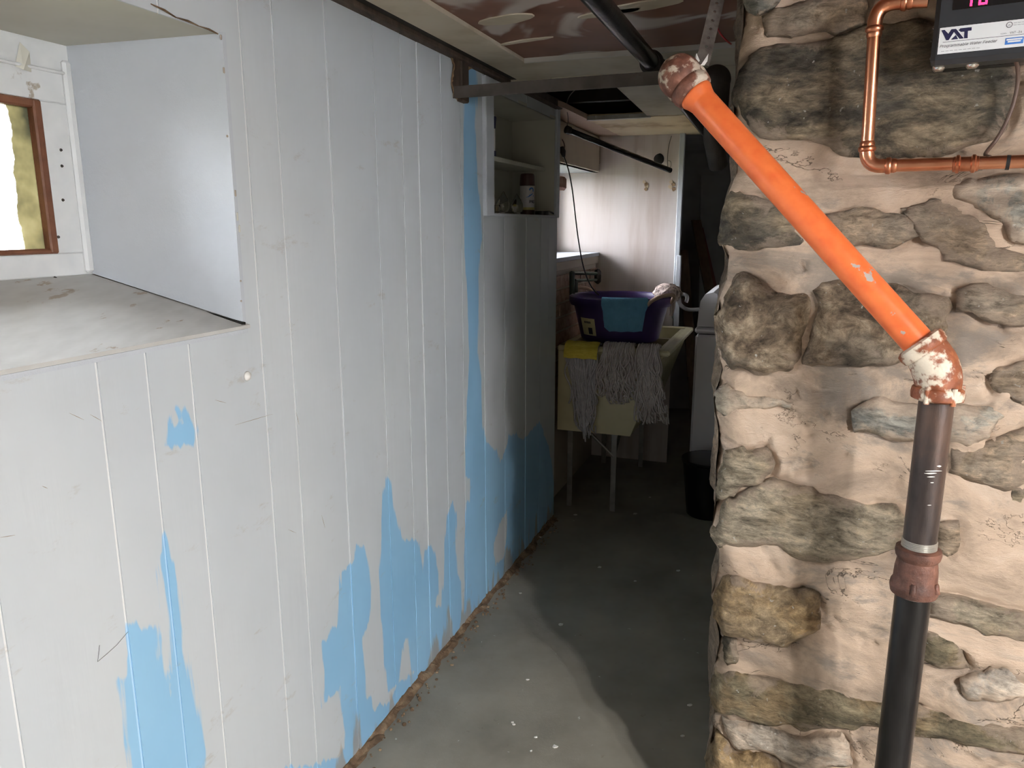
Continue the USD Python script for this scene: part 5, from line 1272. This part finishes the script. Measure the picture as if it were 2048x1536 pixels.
def mop(label, o0, o1, drop, band, matn, seed, n=110, flare=0.0, lean=0.0, top=0.0):
    r = np.random.default_rng(seed)
    base = W(S0 - 0.02, (o0 + o1) / 2, zr)
    t = thing('mop_head', label, 'mop', base)
    strings = []
    for i in range(n):
        u = r.random(); o = o0 + (o1 - o0) * u
        L = drop * (0.55 + 0.45 * r.random()) * (1 - 0.35 * abs(u - 0.55) * (1 if band else 0.6))
        lay = 0.010 + 0.034 * r.random()
        oe = o + (flare * (u - 0.5) + lean) * (L / drop) + r.normal(0, 0.010)
        amp = r.uniform(0.003, 0.020); ph = r.uniform(0, 6); fq = r.uniform(1.5, 4)
        pts = [W(S0 + 0.035 + 0.02 * r.random(), o, zr + 0.006 + top * r.random()), W(S0 + 0.0, o, zr + 0.014 + top * r.random()), W(S0 - 0.018 - lay * 0.6, o + r.normal(0, 0.002), zr - 0.004)]
        for q in np.linspace(0.2, 1, 6):
            pts.append(W(S0 - 0.018 - lay * (1 - 0.2 * q), o + (oe - o) * q + amp * math.sin(ph + fq * q * 3), zr - 0.01 - L * q))
        if r.random() < 0.55:
            e = pts[-1]; pts += [e + N * 0.008 - UP * 0.006, e + N * 0.012 + UP * 0.03]
        strings.append(tube(spline(pts, 22), 0.0042, 6, True))
    part(t, 'strings', cat(*strings), matn, smooth=True, kind='stuff')
    if band:
        hb = [(S0 + 0.04, zr + 0.016), (S0 + 0.0, zr + 0.022), (S0 - 0.045, zr + 0.012), (S0 - 0.066, zr - 0.022), (S0 - 0.070, zr - 0.052)]
        V = np.array([W(s, o, z + 0.002 * math.sin(o * 90)) for (s, z) in hb for o in np.linspace(o0 - 0.004, o1 + 0.006, 14)])
        F = np.array([[i * 14 + j, i * 14 + j + 1, (i + 1) * 14 + j + 1, (i + 1) * 14 + j] for i in range(len(hb) - 1) for j in range(13)])
        vv, ff, nn = meshkit.arrays((V, F), True)
        part(t, 'head_band', trimesh.Trimesh(np.vstack([vv + nn * 0.003, vv - nn * 0.003]), np.vstack([ff, ff[:, ::-1] + len(vv)]), process=False), 'mop_yellow', smooth=True, label='yellow mesh band of the mop')


mop('grey string mop head with a yellow band, leftmost of three on the sink', 0.025, 0.185, 0.50, True, 'mop_blue_grey', 3, 95, flare=-0.14, lean=0.03)
mop('wide grey string mop head in the middle of three on the sink', 0.215, 0.360, 0.27, False, 'mop_grey', 5, 95, flare=0.07, top=0.01)
mop('grey string mop head at the right corner of the sink', 0.385, 0.485, 0.38, False, 'mop_grey', 9, 80, flare=0.05, lean=0.03, top=0.01)

# washing machine, seen from its side
QS0, QS1, QO0, QO1 = 2.48, 3.10, 0.605, 1.27
ws = thing('washing_machine', 'white washing machine with raised control console half behind the pier', 'washing machine', W((QS0 + QS1) / 2, (QO0 + QO1) / 2, 0))
part(ws, 'cabinet', wbx(QS0, QS1, QO0, QO1, 0.02, 0.905, 0.012), 'washer_white')
part(ws, 'lid_deck', wbx(QS0 - 0.004, QS1, QO0 - 0.004, QO1 + 0.004, 0.912, 0.945, 0.010), 'washer_white')
cprof = [(0, 0.95), (0.012, 1.085), (0.035, 1.122), (0.075, 1.132), (0.095, 1.125), (0.135, 1.02), (0.16, 0.95)]
cm = extrude(Polygon(cprof), QS1 - QS0); cv = cm.vertices
cm.vertices = np.c_[cv[:, 2] + QS0, cv[:, 0] + QO0 + 0.006, cv[:, 1]]
part(ws, 'console', map_wf(cm), 'washer_white')
part(ws, 'control_panel', map_wf(trimesh.convex.convex_hull(np.array([(y, QO0 + 0.006 + x, z) for (x, z) in ((0.100, 1.125), (0.106, 1.128), (0.158, 0.97), (0.164, 0.973)) for y in (QS0 - 0.001, QS1 + 0.001)]))), 'washer_panel')
hz = [W(QS0 + 0.2, QO0 + 0.01, 1.02), W(QS0 + 0.2, QO0 - 0.05, 1.015), W(QS0 + 0.2, QO0 - 0.10, 1.03), W(QS0 + 0.19, QO0 - 0.12, 1.09), W(QS0 + 0.18, QO0 - 0.09, 1.10), W(QS0 + 0.18, QO0 - 0.08, 1.06)]
part(ws, 'hose', tube(spline(hz, 40), 0.011, 10), 'hose_grey', smooth=True)
for x in (QS0 + 0.05, QS1 - 0.05):
    for y in (QO0 + 0.05, QO1 - 0.05):
        part(ws, 'foot', rings(W(x, y, 0), W(x, y, 0.022), [(0, 0.022), (1, 0.014)], 12), 'cord_black')
bkc = np.array([1.02, 3.70, 0.0])
bu = thing('black_bucket', 'glossy black bucket on the floor before the washing machine', 'bucket', bkc)
part(bu, 'body', rings(bkc, bkc + UP * 0.30, [(0, 0.10), (0.02, 0.105), (0.95, 0.135), (1, 0.137), (0.98, 0.130), (0.06, 0.10)], 36), 'bucket_black', smooth=40)
part(bu, 'rim', rings(bkc + UP * 0.285, bkc + UP * 0.305, [(0, 0.136), (0.3, 0.143), (0.8, 0.143), (1, 0.136)], 36), 'bucket_black', smooth=50)

# dark store at the back: leaning things barely lit
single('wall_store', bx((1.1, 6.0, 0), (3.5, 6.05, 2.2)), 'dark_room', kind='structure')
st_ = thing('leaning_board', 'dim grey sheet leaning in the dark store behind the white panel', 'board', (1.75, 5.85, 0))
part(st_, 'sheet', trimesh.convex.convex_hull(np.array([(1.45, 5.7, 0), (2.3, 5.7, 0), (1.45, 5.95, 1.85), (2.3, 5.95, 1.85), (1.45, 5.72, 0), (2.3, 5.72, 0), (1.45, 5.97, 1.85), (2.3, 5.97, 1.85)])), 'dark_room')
for i, (p, q, mt, lb) in enumerate([((1392, 440, 5.7), (1430, 640, 5.5), 'board_brown', 'dark brown plank leaning in the store beside the pier'), ((1402, 455, 5.75), (1445, 640, 5.55), 'stick_red', 'thin reddish stick leaning right of the brown plank in the store'), ((1366, 500, 5.6), (1378, 660, 5.5), 'board_brown', 'dim brown post standing right behind the white panel trim')]):
    a_, b_ = at_t(*p), at_t(*q)
    b2 = b_ + (b_ - a_) * (b_[2] / (a_[2] - b_[2]))
    pk_ = thing('leaning_plank', lb, 'plank', b2)
    ex = np.array([1.0, 0, 0]) * (0.035 if i != 1 else 0.014); ey = np.array([0, 1.0, 0]) * 0.012
    part(pk_, 'plank', trimesh.convex.convex_hull(np.array([x + i_ * ex + j_ * ey for x in (a_, b2) for i_ in (-1, 1) for j_ in (-1, 1)])), mt)

# flakes of paint on the floor
def floor_at(px, py):
    d = ray(px, py); return EYE + d * (-EYE[2] / d[2])


fl = []
for i, (px, py, r) in enumerate([(1270, 1028, 0.016), (1122, 1250, 0.013), (1027, 1450, 0.006), (1055, 1360, 0.006), (1072, 1475, 0.008), (1110, 1494, 0.010), (1380, 1411, 0.012), (1150, 1030, 0.012), (1080, 1075, 0.008), (1040, 1187, 0.007), (1200, 1135, 0.012), (1357, 1142, 0.012), (1270, 1163, 0.007), (1365, 1473, 0.007), (1025, 1446, 0.005), (1062, 1503, 0.005), (1300, 995, 0.008)]):
    k = 7; a = np.arange(k) / k * 2 * np.pi; q = floor_at(px, py)
    rr = r * rng.uniform(0.5, 1.1, k)
    b = np.c_[q[0] + np.cos(a) * rr, q[1] + np.sin(a) * rr * 0.6, np.full(k, 0.0005)]
    t2 = b.copy(); t2[:, 2] = 0.0025 + 0.002 * rng.random(k)
    fl.append(trimesh.convex.convex_hull(np.vstack([b, t2])))
single('paint_flakes', cat(*fl), 'flake_white', 'white paint flakes scattered on the concrete floor', 'paint flakes', kind='stuff')

# unseen ceiling lamps behind the viewer, placed for the pier and pipe shadows
for i, p in enumerate(LAMPS):
    c = np.array(p)
    t = thing('unseen_ceiling_lamp', ('unseen small round ceiling lamp nearer the panelled wall', 'unseen small round ceiling lamp nearer the boiler room wall')[i], 'lamp', c)
    part(t, 'housing', rings(c + UP * 0.06, c + UP * 0.004, [(0, 0.03), (0.1, 0.07), (0.9, 0.075), (1, 0.06)], 32), 'plastic_white', smooth=40)
